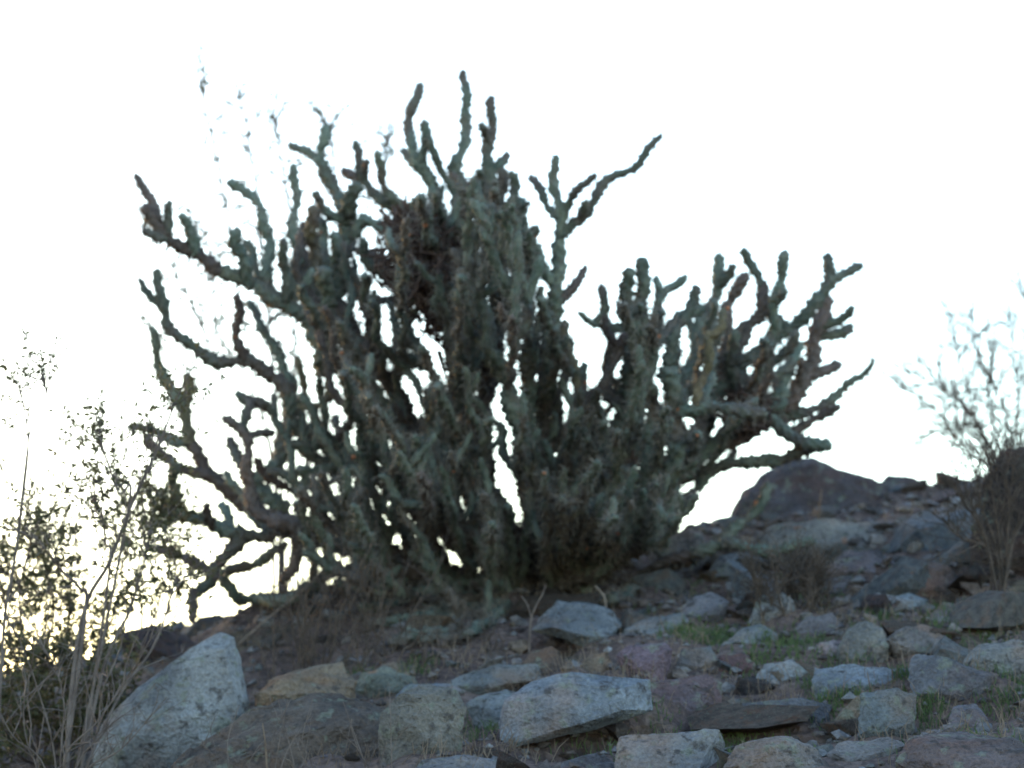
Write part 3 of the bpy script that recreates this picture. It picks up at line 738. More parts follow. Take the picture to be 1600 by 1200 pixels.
limb(R4, [(1250,950),(1000,965),(870,965)], 64, 50, -.2)
limb(R4, [(1400,170),(1300,160),(1200,130),(1130,60)], 54, 40, .1)
limb(R4, [(1000,480),(1020,300),(1020,150),(1000,0)], 95, 75, -.3)
limb(R4, [(1450,430),(1420,300),(1400,180)], 54, 44, .1)
limb(R4, [(1500,470),(1450,430),(1330,420),(1230,390),(1170,360),(1100,300)], 66, 44, -.1)
limb(R4, [(1200,620),(1230,500),(1250,390),(1210,300)], 56, 44, -.12)
limb(R4, [(960,660),(1020,600),(1030,520)], 46, 40, -.05)
limb(R4, [(1000,830),(1130,760),(1150,640)], 60, 46, -.2)
limb(R6, [(600,480),(540,580),(470,660),(440,720),(380,760)], 76, 52, -.05)
limb(R6, [(470,660),(380,600),(290,580),(190,540)], 60, 44, .1)
limb(R6, [(380,740),(365,800),(372,900)], 46, 40, -.05)
limb(R6, [(560,655),(660,620),(760,560),(830,520)], 50, 44, .05)
limb(R6, [(875,480),(860,620),(800,710)], 56, 44, .05)
limb(R6, [(470,440),(450,380),(440,330)], 50, 40, -.1)
limb(R6, [(560,430),(530,370),(500,330)], 50, 44, .08)
limb(R6, [(330,390),(270,330),(200,280)], 52, 40, -.1)

R0 = reg(0, 0, 1.0)
for run, w in (([(470,765),(452,705),(432,655),(426,615)], 40), ([(520,705),(492,650),(472,600),(466,558)], 40), ([(430,835),(392,802),(372,765),(352,735)], 42), ([(560,645),(532,580),(520,520),(506,478)], 44), ([(500,800),(455,765),(420,745),(398,715)], 42), ([(540,760),(500,720),(478,680),(470,640)], 42), ([(480,500),(470,440),(462,400),(470,360)], 42), ([(540,540),(548,470),(540,420),(552,380)], 44)):
    limb(R0, run, w, w * .8, rng.uniform(-.2, .15))
# resolve the limbs in depth: main ones start at the crown, the others on the nearest limb
F_DS = 0.008
RS = 1.04            # stems are a little stouter than their sunlit outline
stems = []          # dicts: pts (n,3) world, r (n)
tree_px = []        # sampled (px, py, d) of everything so far
def register(pw):
    for p in resample(pw, .03)[0]: tree_px.append(to_px(p))

def add_stem(ctrl, r0, r1, d0, dz, color, taper_start=True):
    """ctrl photo points with depth run d0 -> d0+dz"""
    c = np.array(ctrl, float)
    s = np.concatenate([[0], np.cumsum(np.hypot(*np.diff(c, axis=0).T))]); s /= s[-1]
    d = d0 + dz * s
    for i_, (a_, b_) in enumerate(c):
        h_ = hit(a_, b_)
        if h_ and i_: d[i_] = min(d[i_], h_ - .12)
    W = np.array([P(a, b, e) for (a, b), e in zip(c, d)])
    rad = (r0 + (r1 - r0) * s) * d / FPX
    sp = spline(np.column_stack([W, rad]), 3)
    stems.append(dict(p=sp[:, :3], r=sp[:, 3], color=color))
    register(sp[:, :3])

def stem_color(r=rng):
    k = r.random()
    g = np.array([0.088, 0.110, 0.094]) * r.uniform(.62, 1.38)
    if k < .16: g = np.array([0.112, 0.090, 0.088]) * r.uniform(.6, 1.05)      # older, corky
    elif k < .40: g = np.array([0.104, 0.140, 0.126]) * r.uniform(.9, 1.25)     # young, bluish green
    elif k < .46: g = np.array([0.125, 0.112, 0.075]) * r.uniform(.8, 1.1)      # yellowing
    return tuple(g)
OLD_SHADED = (0.036, 0.031, 0.029)  # dead old limbs; shade of the crown's inside put into their colour

for pts, w0, w1, dz, root in L:
    if root is not None:
        a = np.array(pts[0], float)
        b = np.array(BASE_PX) + rng.uniform(-28, 28, 2) * np.array([1, .35])
        dist = np.hypot(*(a - b))
        d_start = base_d + root * min(1.0, dist / 260)
        d_b = base_d + root * 0.12 + rng.uniform(-.05, .05)
        if dist > 40:
            m_ = (a * .5 + b * .5); m_[1] += 0.06 * abs(a[0] - b[0])
            if a[0] < 800 and a[1] < 700 and m_[0] > 700:      # keep the crown's open slit between the two halves
                b[0] = 785 + rng.uniform(-18, 6); m_[0] = min(m_[0], 740 + rng.uniform(-16, 4)); m_[1] = 715
            n_ = np.array([b, m_, a])
            W = np.array([P(q[0], q[1], e) for q, e in zip(n_, (d_b, (d_b + d_start) / 2, d_start))])
            rad = np.array([w0 * .85, w0 * .8, w0 * .85]) * d_start / FPX
            sp = spline(np.column_stack([W, rad]), 8)
            W0 = sp[0, :3].copy(); sp[0, 2] -= 0.03
            stems.append(dict(p=sp[:, :3], r=sp[:, 3], color=tuple(np.array(OLD_SHADED) * rng.uniform(.8, 1.5))))
            register(sp[:, :3])
        add_stem(pts, w0, w1, d_start, dz, stem_color() if root > -.3 else tuple(np.array([0.088, 0.114, 0.102]) * rng.uniform(.85, 1.15)))
    else:
        T_ = np.array(tree_px)
        a = np.array(pts[0], float)
        j = np.argmin(np.hypot(T_[:, 0] - a[0], T_[:, 1] - a[1]))
        gap = math.hypot(T_[j, 0] - a[0], T_[j, 1] - a[1])
        pp = list(pts)
        if gap > 5: pp = [(T_[j, 0], T_[j, 1])] + pp
        add_stem(pp, w0, w1, T_[j, 2], dz, stem_color())

# inner growth that fills the crown: shorter joints budding off the limbs
SIL = [(510,925),(470,900),(430,850),(400,770),(440,680),(470,610),(490,540),(465,470),(440,430),(475,380),(530,350),(570,340),(640,310),(720,265),(800,265),(845,390),(870,470),(900,540),(965,470),(1060,480),(1130,460),(1200,530),(1255,560),(1250,640),(1200,690),(1140,720),(1090,790),(1075,840),(1030,865),(960,890),(850,905),(700,935),(560,935)]
GAPS = [(685,562,14),(661,524,14),(645,615,16),(655,640,9),(780,645,12),(775,700,7),(786,735,10),(797,775,10),(808,815,8),(645,480,12),(860,470,12),(862,440,11),(916,542,18),(929,587,15),(974,578,8),(1033,607,10),(1007,643,10),(1075,594,10),(1088,620,9),(1127,613,10),(1127,590,8),(1104,675,10),(1104,650,7),(1075,652,8),(1130,656,8),(964,656,9),(593,573,13),(541,472,13),(557,487,12),(602,511,10),(469,550,20),(489,576,15),(482,605,13),(404,660,18),(459,716,17),(521,631,14),(550,686,10),(524,582,10),(463,430,12),(498,398,10),(505,301,14),(521,350,12),(586,314,14),(596,372,14),(570,418,12),(602,447,14),(625,462,11),(1052,474,12),(1042,529,12),(1040,548,8),(1075,542,11),(1066,565,8),(1163,467,16),(1160,490,12),(1195,503,13),(1176,535,8),(1215,568,6),(1247,584,8),(1257,535,14),(1262,515,9),(964,516,9),(890,480,9),(612,850,10),(617,872,8),(650,905,7),(745,700,9),(742,730,7),(1000,700,7),(1130,740,16),(1175,708,16),(1075,745,10),(1115,772,10),(700,330,8),(425,790,9),(455,775,9),(355,770,12),(430,905,10),(400,880,9),(880,640,7),(665,590,9),(430,520,12),(395,511,14),(820,610,6)]
def inside(x, y):
    c = False; n = len(SIL); j = n - 1
    for i in range(n):
        if (SIL[i][1] > y) != (SIL[j][1] > y) and x < (SIL[j][0] - SIL[i][0]) * (y - SIL[i][1]) / (SIL[j][1] - SIL[i][1]) + SIL[i][0]: c = not c
        j = i
    return c
def ok_px(x, y):
    if not inside(x, y): return False
    return all((x - a) ** 2 + (y - b) ** 2 > (r_ * .88 + 4) ** 2 for a, b, r_ in GAPS) 
CELL = 8
cover = np.zeros((1200 // CELL + 2, 1600 // CELL + 2), bool)
def paint(p, r):
    for q, rr_ in zip(p, r):
        x_, y_, d_ = to_px(q); k = rr_ * FPX / d_
        i0, i1 = int((y_ - k) / CELL), int((y_ + k) / CELL); j0, j1 = int((x_ - k) / CELL), int((x_ + k) / CELL)
        cover[max(i0, 0):i1 + 1, max(j0, 0):j1 + 1] = True
for s_ in stems:
    q_ = resample(np.column_stack([s_['p'], s_['r']]), .012)[0]
    paint(q_[:, :3], q_[:, 3])
cells = [(i, j) for i in range(cover.shape[0]) for j in range(cover.shape[1]) if ok_px(j * CELL + 4, i * CELL + 4)]
N_TRACED = len(stems)
for tries in range(22000):
    if len(stems) - N_TRACED > 390: break
    i, j = cells[int(rng.integers(len(cells)))]
    if cover[i, j] and rng.random() > .02: continue
    tx, ty = j * CELL + 4 + rng.uniform(-4, 4), i * CELL + 4 + rng.uniform(-4, 4)
    o2 = np.array([tx - BASE_PX[0], ty - (BASE_PX[1] + 40)]); o2 /= np.linalg.norm(o2) + 1e-6
    o2 = o2 * .7 + np.array([rng.normal(0, .34), -.6 + rng.normal(0, .2)]); o2 /= np.linalg.norm(o2)
    back = rng.uniform(60, 150); fwd_ = rng.uniform(10, 60)
    T_ = np.array(tree_px)
    dist = np.hypot(T_[:, 0] - (tx - o2[0] * back), T_[:, 1] - (ty - o2[1] * back)) + rng.uniform(0, 40, len(T_)) + 1e3 * (T_[:, 1] < ty + .45 * back)
    q = T_[np.argmin(dist)]
    if dist.min() > 90: continue
    while fwd_ > 5 and not ok_px(tx + o2[0] * fwd_, ty + o2[1] * fwd_): fwd_ -= 8
    ex, ey = tx + o2[0] * max(fwd_, 2), ty + o2[1] * max(fwd_, 2)
    ln = math.hypot(ex - q[0], ey - q[1])
    if ln < 60 or ln > 290: continue
    dz = float(np.clip(q[2] + rng.normal(-.12, .32), base_d - .85, base_d + .6)) - q[2]
    mx, my = (q[0] + tx) / 2 + (tx - q[0]) * .16 + rng.normal(0, 5), (q[1] + ty) / 2 + abs(tx - q[0]) * .2
    W = np.array([P(q[0], q[1], q[2]), P(mx, my, q[2] + dz * .4), P(tx, ty, q[2] + dz * .8), P(ex, ey, q[2] + dz)])
    if (W[1:, 2] < ground_z(W[1:, 0], W[1:, 1]) + .03).any(): continue
    run = spline(np.array([(q[0], q[1]), (mx, my), (tx, ty), (ex, ey)]), 5)
    if not all(ok_px(a_, b_) for a_, b_ in run[4:]): continue
    r0 = rng.uniform(.0105, .0150)
    sp = spline(np.column_stack([W, [r0, r0 * 1.05, r0, r0 * .85]]), 3)
    stems.append(dict(p=sp[:, :3], r=sp[:, 3] / RS, color=stem_color()))
    register(sp[:, :3])
    q_ = resample(sp, .012)[0]; paint(q_[:, :3], q_[:, 3])
    if rng.random() < .55:                                  # a fork near the end
        f0 = sp[int(len(sp) * rng.uniform(.45, .7))]
        fx, fy, fd = to_px(f0[:3])
        side = rng.choice([-1, 1]); l2 = rng.uniform(28, 60)
        p1 = (fx + side * l2 * .35, fy - l2 * .35); p2 = (fx + side * l2 * .5, fy - l2)
        if ok_px(*p1) and ok_px(*p2):
            W = np.array([f0[:3], P(*p1, fd - .02), P(*p2, fd + rng.normal(-.03, .05))])
            fs = spline(np.column_stack([W, [r0 * .8, r0 * .9, r0 * .75]]), 3)
            stems.append(dict(p=fs[:, :3], r=fs[:, 3] / RS, color=stems[-1]['color']))
            q_ = resample(fs, .012)[0]; paint(q_[:, :3], q_[:, 3])
print('stems', len(stems), 'traced', N_TRACED, 'cells left', sum(not cover[i, j] for i, j in cells), 'of', len(cells))

# build the stems with their rows of tubercles, and the spines
SEG = 14
spine_a, spine_b = [], []
rest_v, rest_f, rest_n = [], [], 0
th = np.arange(SEG) / SEG * 2 * np.pi
def build_stem(p_in, r_in):
    """one stem with its helical rows of tubercles -> local V, triangles; collects its spines"""
    q, t = resample(np.column_stack([p_in, r_in]), F_DS)
    p, r = q[:, :3], q[:, 3]
    total = t[-1]
    # slight crookedness of the old joints
    w_ = np.minimum(t, total - t).clip(0, .05) / .05
    ph = rng.uniform(0, 6.28)
    p = p + w_[:, None] * .006 * np.column_stack([np.sin(t * 37 + ph), np.sin(t * 31 + ph * 2), np.sin(t * 27 + ph * 3)])
    T, U, N = frames(p)
    pitch = 0.036 * rng.uniform(.85, 1.15); kk = 2 * np.pi / pitch
    joint = 0.12 * rng.uniform(.75, 1.3)
    con = 1 - 0.32 * np.exp(-((((t - total) / joint + .5) % 1.0 - .5) * joint / .014) ** 2) * (total - t > .05)
    cap = np.sqrt(np.clip(1 - np.clip((t - (total - 0.022)) / 0.024, 0, 1) ** 2, 0.02, 1))
    wob = 1 + .07 * np.sin(t * 31 + ph) + .05 * np.sin(t * 71 + ph * 2)
    rr = r * con * cap * wob
    p1 = 3 * th[None] + kk * t[:, None] + ph
    p2 = 5 * th[None] - kk * t[:, None] + ph
    bmp = np.sqrt((.5 + .5 * np.cos(p1)) * (.5 + .5 * np.cos(p2)))
    R = rr[:, None] * (0.66 + 0.68 * bmp + rng.normal(0, .035, bmp.shape))
    V = p[:, None] + R[..., None] * (U[:, None] * np.cos(th)[None, :, None] + N[:, None] * np.sin(th)[None, :, None])
    n = len(p)
    V = np.concatenate([V.reshape(-1, 3), p[-1:] + T[-1:] * .002]) - BASE
    i = np.arange(n - 1)[:, None] * SEG; j = np.arange(SEG)[None]; jn = (j + 1) % SEG
    a, b, c, d = i + j, i + jn, i + SEG + jn, i + SEG + j
    tri = np.concatenate([np.stack([a, b, c], -1).reshape(-1, 3), np.stack([a, c, d], -1).reshape(-1, 3)])
    lastr = (n - 1) * SEG
    tip = np.stack([lastr + np.arange(SEG), lastr + (np.arange(SEG) + 1) % SEG, np.full(SEG, n * SEG)], -1)
    # spines at the areoles
    for m_ in range(8):
        theta = 2 * np.pi * m_ / 8 - (2 * ph) / 8
        s0 = (-3 * theta - ph) / kk
        ss = s0 + pitch * np.arange(math.ceil(-s0 / pitch), math.ceil((total - s0) / pitch))
        if not len(ss): continue
        ii = np.clip(np.searchsorted(t, ss), 0, n - 1)
        rad = U[ii] * math.cos(theta) + N[ii] * math.sin(theta)
        o_ = p[ii] + rad * (rr[ii] * 1.1)[:, None]
        for _ in range(3):
            dv = rad + T[ii] * rng.uniform(-.6, .95, (len(ii), 1)) + rng.normal(0, .5, (len(ii), 3))
            dv /= np.linalg.norm(dv, axis=1, keepdims=True)
            spine_a.append(o_); spine_b.append(o_ + dv * rng.uniform(.010, .028, (len(ii), 1)))
    return V, np.concatenate([tri, tip])

for k, s_ in enumerate(stems):
    p_, r_ = s_['p'], s_['r'] * RS
    V, F = build_stem(p_, r_)
    # short young joints budding from the stem
    ln = np.linalg.norm(np.diff(p_, axis=0), axis=1).sum()
    for _ in range(rng.poisson(ln * (4.2 if k < N_TRACED else 1.3))):
        i_ = int(rng.integers(2, len(p_) - 1))
        tg = unit(p_[min(i_ + 1, len(p_) - 1)] - p_[i_ - 1])
        dv = unit(tg * .6 + rng.normal(0, .6, 3) + np.array([0, 0, .55]))
        bl = rng.uniform(.035, .10)
        e = p_[i_] + dv * (bl + r_[i_])
        ex, ey, _d = to_px(e)
        if not ok_px(ex, ey) and (rng.random() > .07 or inside(ex, ey) or ey < 320): continue
        mid_ = p_[i_] + dv * (bl + r_[i_]) * .5
        br = min(r_[i_] * .8, rng.uniform(.011, .0155))
        bs = spline(np.column_stack([np.array([p_[i_], mid_, e + np.array([0, 0, .012])]), [br * .85, br, br * .8]]), 5)
        bV, bF = build_stem(bs[:, :3], bs[:, 3])
        F = np.concatenate([F, bF + len(V)]); V = np.concatenate([V, bV])
    if k < 298:
        obj('stem', new_mesh('stem', V, F), M_STEM, parent=cactus, color=s_['color'])
    else:
        rest_v.append(V); rest_f.append(F + rest_n); rest_n += len(V)
if rest_v:
    obj('inner_stems', new_mesh('inner_stems', np.concatenate(rest_v), np.concatenate(rest_f)), M_STEM, parent=cactus, kind='stuff', color=(0.092, 0.115, 0.10))
A_ = np.concatenate(spine_a) - BASE; B_ = np.concatenate(spine_b) - BASE
V, F = frusta(A_, B_, np.full(len(A_), .0009), np.full(len(A_), .0003), 3)
obj('spines', new_mesh('spines', V, F, False), M_SPINE, parent=cactus, kind='stuff', label='short pale spines all over the stems')

# dead, reddish brown joints tangled in the crown, some clumps put in as shade
segs0, segs1, rr0, rr1 = [], [], [], []
for (cx, cy, sx, sy, cnt, dd_) in ((655, 405, 66, 66, 750, -.18), (700, 480, 55, 55, 550, -.1), (735, 570, 45, 60, 300, .08), (640, 350, 40, 26, 200, -.1), (790, 840, 40, 40, 500, .08), (960, 745, 50, 35, 600, .08), (1165, 640, 40, 40, 500, .08), (940, 850, 60, 40, 500, .08)):
    for _ in range(cnt):
        g = rng.normal(0, .5, 3)
        if np.linalg.norm(g) > 1.15: continue
        c = P(cx + g[0] * sx, cy + g[1] * sy, base_d + dd_ + g[2] * .16)
        dv = unit(rng.normal(0, 1, 3) + np.array([0, 0, -.3])) * rng.uniform(.03, .09)
        r_ = rng.uniform(.0015, .006)
        segs0.append(c - dv * .5 - BASE); segs1.append(c + dv * .5 - BASE); rr0.append(r_); rr1.append(r_ * .7)
V, F = frusta(segs0, segs1, rr0, rr1, 5)
obj('dead_stem_shade_tangle', new_mesh('dead_stem_shade_tangle', V, F), M_DEAD, parent=cactus, kind='stuff', label='dark reddish brown tangle of dead joints, partly stand-in shade, in the crown')
# shrivelled fruits on some joint tips
fr = variants[3].copy(); fr.materials.clear(); fr.materials.append(M_FRUIT)
for _ in range(70):
    s_ = stems[int(rng.integers(len(stems)))]
    i_ = int(rng.integers(len(s_['p']) // 3, len(s_['p'])))
    pos = s_['p'][i_] + unit(rng.normal(0, 1, 3) + np.array([0, -.6, .3])) * s_['r'][i_] * .95
    o = obj('dried_fruit', fr, None, parent=cactus)
    o.location = pos - BASE
    k = rng.uniform(.006, .011)
    o.scale = (k, k, k * 1.9); o.rotation_euler = tuple(rng.uniform(-.7, .7, 3))

# ------------------------------------------------------------------ shrubs
def polyline_parts(ctrl, r0, r1, n_per=6):
    sp = spline(np.asarray(ctrl, float), n_per)
    R = np.linspace(r0, r1, len(sp))
    return sp, R

def tube_mesh(name, sp, R, sides=6):
    T, U, N = frames(sp)
    a = np.arange(sides) / sides * 2 * np.pi
    V = sp[:, None] + R[:, None, None] * (U[:, None] * np.cos(a)[None, :, None] + N[:, None] * np.sin(a)[None, :, None])
    n = len(sp)
    i = np.arange(n - 1)[:, None] * sides; j = np.arange(sides)[None]; jn = (j + 1) % sides
    F = np.stack([i + j, i + jn, i + sides + jn, i + sides + j], -1).reshape(-1, 4)
    return new_mesh(name, V.reshape(-1, 3), F)

def leaf_faces(centres, normals_dir, size):
    """small folded leaves: two triangles each"""
    n = len(centres)
    c = np.asarray(centres); d = np.asarray(normals_dir)
    d = d / np.linalg.norm(d, axis=1, keepdims=True)
    side = np.cross(d, rng.normal(0, 1, (n, 3))); side /= np.linalg.norm(side, axis=1, keepdims=True)
    up = np.cross(d, side)
    L_ = np.asarray(size)[:, None]
    a = c; b = c + d * L_ * .5 + side * L_ * .24 + up * L_ * .06; e = c + d * L_; f = c + d * L_ * .5 - side * L_ * .24 + up * L_ * .06
    V = np.stack([a, b, e, f], 1).reshape(-1, 3)
    k = np.arange(n)[:, None] * 4
    F = np.concatenate([k + np.array([[0, 1, 2]]), k + np.array([[0, 2, 3]])])
    return V, F

def shrub(name, label, cat, mains, base, twig_n, twig_len, leaf_per, leaf_size, twig_mat, leaf_mat=None, start=.35, spread=.6, twig_r=.0016, group=None, sub=2, stem_mat=None, up=.35):
    """mains: list of (control points world, r0, r1); twigs and leaves sprout along each"""
    base = np.asarray(base, float)
    root = obj(name, None, loc=base, label=label, cat=cat, group=group)
    t0, t1, ta, tb, lc, ld = [], [], [], [], [], []
    for ctrl, r0, r1 in mains:
        sp, R = polyline_parts(ctrl, r0, r1)
        obj('branch', tube_mesh('branch', sp - base, R), stem_mat or twig_mat, parent=root)
        ln = np.linalg.norm(np.diff(sp, axis=0), axis=1).sum()
        for _ in range(max(1, int(twig_n * ln))):
            f = start + (1 - start) * rng.random() ** .8
            i = min(int(f * (len(sp) - 1)), len(sp) - 2)
            p = sp[i]; tdir = unit(sp[i + 1] - sp[i])
            dv = unit(tdir * .7 + rng.normal(0, spread, 3) + np.array([0, 0, up]))
            q = p; L_ = twig_len * rng.uniform(.5, 1.3) * (1.15 - .5 * f)
            r_ = twig_r * rng.uniform(.8, 1.3)
            for sgm in range(3):
                dv2 = unit(dv + rng.normal(0, .22, 3)); e = q + dv2 * L_ / 3
                t0.append(q); t1.append(e); ta.append(r_ * (1 - sgm * .25)); tb.append(r_ * (.75 - sgm * .22))
                for _s in range(sub if sgm else 0):
                    sdv = unit(dv2 + rng.normal(0, .7, 3)); se = e + sdv * L_ * rng.uniform(.12, .3)
                    t0.append(e); t1.append(se); ta.append(r_ * .5); tb.append(r_ * .3)
                    for _l in range(leaf_per):
                        fl = rng.uniform(.3, 1.05)
                        lc.append(e + (se - e) * fl); ld.append(sdv * .6 + rng.normal(0, .7, 3))
                for _l in range(leaf_per if sgm else 0):
                    lc.append(q + (e - q) * rng.random()); ld.append(dv2 * .5 + rng.normal(0, .8, 3))
                q = e; dv = dv2
    if t0:
        V, F = frusta(np.array(t0) - base, np.array(t1) - base, ta, tb, 4)
        obj('twigs', new_mesh('twigs', V, F), twig_mat, parent=root, kind='stuff')
    if leaf_mat and lc:
        V, F = leaf_faces(np.array(lc) - base, np.array(ld), leaf_size * rng.uniform(.6, 1.3, len(lc)))
        obj('leaves', new_mesh('leaves', V, F, False), leaf_mat, parent=root, kind='stuff')
    return root

def px_run(pts, d0, d1):
    n = len(pts)
    return [P(a, b, d0 + (d1 - d0) * i / (n - 1)) for i, (a, b) in enumerate(pts)]
def rooted(px, py, d):
    """soil point below a photo position at distance d"""
    p = P(px, py, d); return np.array([p[0], p[1], float(ground_z(p[0], p[1])) - .02])
def mains_from(base, runs):
    out = []
    for pts, d1, r0, r1 in runs:
        b = np.asarray(base) + np.array([rng.uniform(-.02, .02), rng.uniform(-.02, .02), 0])
        d0 = to_px(base)[2]
        n = len(pts)
        run = [P(a, c, d0 + (d1 - d0) * (i + 1) / n) for i, (a, c) in enumerate(pts)]
        out.append(([b] + run, r0, r1))
    return out

# left foreground: leafy creosote with a stout leaning stem
b1 = rooted(100, 1230, 5.45)
shrub('creosote_bush', 'leafy creosote shrub with a stout grey stem leaning toward the cactus', 'shrub', mains_from(b1, [
    ([(110,1100),(133,950),(170,880),(205,790),(240,715),(262,660),(272,630)], 5.5, .0068, .002),
    ([(133,960),(125,920),(95,890),(60,845),(35,820)], 5.5, .005, .002),
    ([(170,900),(165,850),(160,810),(143,780)], 5.5, .004, .0015),
    ([(200,800),(185,770),(160,700),(152,690)], 5.45, .004, .0015),
    ([(160,1050),(200,960),(225,880),(235,820)], 5.6, .005, .002),
    ([(180,1100),(240,1010),(265,940),(275,900)], 5.65, .004, .0015)]),
    b1, 30, .18, 3, .015, M_TWIG, M_LEAF, .38, .65)
b2 = rooted(-10, 1240, 5.35)
shrub('creosote_bush', 'tall spindly creosote with one thin bare stem and a leafy top', 'shrub', mains_from(b2, [
    ([(0,1080),(8,960),(25,860),(38,760),(44,690),(38,640),(30,600)], 5.3, .0045, .0014),
    ([(44,690),(58,668),(68,640),(72,610),(60,585)], 5.3, .0016, .001)]),
    b2, 10, .14, 3, .012, M_TWIG, M_LEAF, .74, .7)
b3 = rooted(55, 1150, 6.3)
shrub('leafy_shrub', 'dense low green shrub behind the leaning creosote stem', 'shrub', mains_from(b3, [
    ([(40,1020),(30,930),(45,860),(60,800)], 6.2, .005, .002),
    ([(70,1030),(85,950),(70,880),(75,820)], 6.35, .005, .002),
    ([(20,1010),(5,930),(-10,880)], 6.2, .005, .002),
    ([(90,1040),(105,980),(110,930),(115,860)], 6.3, .005, .002),
    ([(100,1060),(130,1010),(170,980),(180,940)], 6.2, .005, .002),
    ([(55,1040),(55,980),(20,900)], 6.4, .005, .002)]),
    b3, 54, .14, 4, .018, M_TWIG, M_LEAF, .25, .7)
b4 = rooted(215, 1040, 6.9)
shrub('leafy_shrub', 'leafy shrub hanging beneath the lowest cactus limbs', 'shrub', mains_from(b4, [
    ([(222,960),(215,900),(225,840),(240,790),(245,740)], 6.6, .005, .002),
    ([(240,960),(262,900),(268,840),(262,790)], 6.7, .004, .0015),
    ([(200,960),(190,900),(200,850),(205,800)], 6.6, .004, .0015),
    ([(250,980),(275,930),(282,880)], 6.7, .004, .0015)]),
    b4, 44, .16, 4, .018, M_TWIG, M_LEAF, .3, .6)
b5 = rooted(60, 1260, 5.9)
shrub('leafy_shrub', 'low green shrub in front of the pale slanting boulder', 'shrub', mains_from(b5, [
    ([(80,1150),(110,1080),(150,1040)], 5.8, .004, .0015),
    ([(40,1150),(20,1080),(10,1030)], 5.7, .004, .0015),
    ([(60,1130),(70,1060),(90,1020)], 5.8, .004, .0015),
    ([(100,1170),(150,1110),(190,1080)], 5.75, .004, .0015),
    ([(30,1180),(0,1120),(-20,1090)], 5.6, .004, .0015)]),
    b5, 110, .14, 5, .018, M_TWIG, M_LEAF, .1, .8)
# dry bare stems in front of it
b6 = rooted(90, 1290, 5.15)
shrub('dry_shrub', 'bare dry grey twigs in front of the low green shrub', 'shrub', mains_from(b6, [
    ([(85,1180),(60,1080),(30,1000),(5,960)], 5.1, .0026, .001),
    ([(100,1190),(150,1130),(200,1060),(235,1000)], 5.1, .0026, .001),
    ([(70,1200),(20,1150),(-10,1090)], 5.1, .0026, .001),
    ([(95,1180),(100,1100),(85,1040),(60,1000)], 5.15, .0024, .001),
    ([(120,1200),(150,1150),(160,1080),(190,1010)], 5.1, .0024, .001),
    ([(60,1210),(40,1150),(38,1090),(50,1040)], 5.1, .0024, .001),
    ([(130,1210),(190,1170),(260,1090)], 5.15, .003, .001)]),
    b6, 26, .17, 0, .01, M_TWIG, None, .1, .5, .0015)
# bush behind the cactus
b7 = rooted(440, 900, 8.3)
shrub('creosote_bush', 'wispy creosote rising behind the left side of the cactus', 'shrub', mains_from(b7, [
    ([(430,760),(400,600),(370,450),(355,330),(330,210),(305,100)], 8.5, .006, .0024),
    ([(440,760),(430,600),(410,420),(395,260),(370,130)], 8.6, .006, .0024),
    ([(450,750),(460,560),(460,380),(440,250),(425,170)], 8.7, .006, .0024),
    ([(420,760),(360,620),(310,500),(270,420),(205,330)], 8.3, .005, .0024),
    ([(470,760),(520,540),(530,360),(520,230),(505,180)], 8.7, .005, .0024),
    ([(430,740),(390,600),(340,520),(330,400),(310,340)], 8.4, .005, .0024),
    ([(480,740),(560,520),(590,380),(600,260),(605,215)], 8.8, .005, .0024),
    ([(440,740),(440,600),(420,520),(430,490)], 8.4, .005, .0015),
    ([(400,760),(340,660),(280,560),(230,500)], 8.2, .004, .0024)]),
    b7, 20, .18, 2, .016, M_TWIG, M_LEAF, .38, .6, .003)
# shrub on the right skyline
b8 = rooted(1570, 800, 9.0)
shrub('twiggy_shrub', 'bare twiggy shrub on the skyline behind the tall dark boulder', 'shrub', mains_from(b8, [
    ([(1560,730),(1530,670),(1490,620),(1440,590),(1385,560)], 9.6, .006, .0014),
    ([(1565,720),(1550,650),(1545,590),(1550,530)], 9.8, .006, .0015),
    ([(1580,720),(1590,640),(1585,560),(1575,490)], 9.7, .006, .0015),
    ([(1590,720),(1620,620),(1610,520),(1595,440)], 9.6, .006, .0015),
    ([(1550,730),(1500,690),(1470,670),(1430,690)], 9.5, .005, .0014),
    ([(1555,730),(1515,670),(1490,650),(1460,560)], 9.8, .005, .0012),
    ([(1560,720),(1520,640),(1500,560),(1480,480)], 9.9, .004, .0012),
    ([(1555,735),(1500,700),(1460,640),(1400,600)], 9.6, .005, .0014), ([(1570,720),(1570,640),(1530,560),(1520,470)], 9.7, .005, .0014),
    ([(1600,730),(1640,650),(1650,570)], 9.5, .006, .0015)]),
    b8, 46, .26, 0, .013, M_DARKTWIG, None, .12, .45, .0028)
# dry brush in front of the tall dark boulder
d9 = (hit(1560, 905) or 7.6) - .05
b9 = rooted(1560, 905, d9)
shrub('dry_shrub', 'dry purple-grey brush against the tall dark boulder', 'shrub', mains_from(b9, [
    ([(1540,840),(1510,790),(1490,760)], d9, .004, .0012), ([(1560,830),(1550,770),(1545,720)], d9, .004, .0012),
    ([(1575,830),(1580,760),(1590,700)], d9, .004, .0012), ([(1585,840),(1615,780),(1630,730)], d9, .004, .0012),
    ([(1545,860),(1500,840),(1475,810)], d9, .004, .0012), ([(1555,850),(1530,780),(1525,730)], d9, .004, .0012)]),
    b9, 90, .17, 0, .01, M_DARKTWIG, None, .05, .45, .0016)
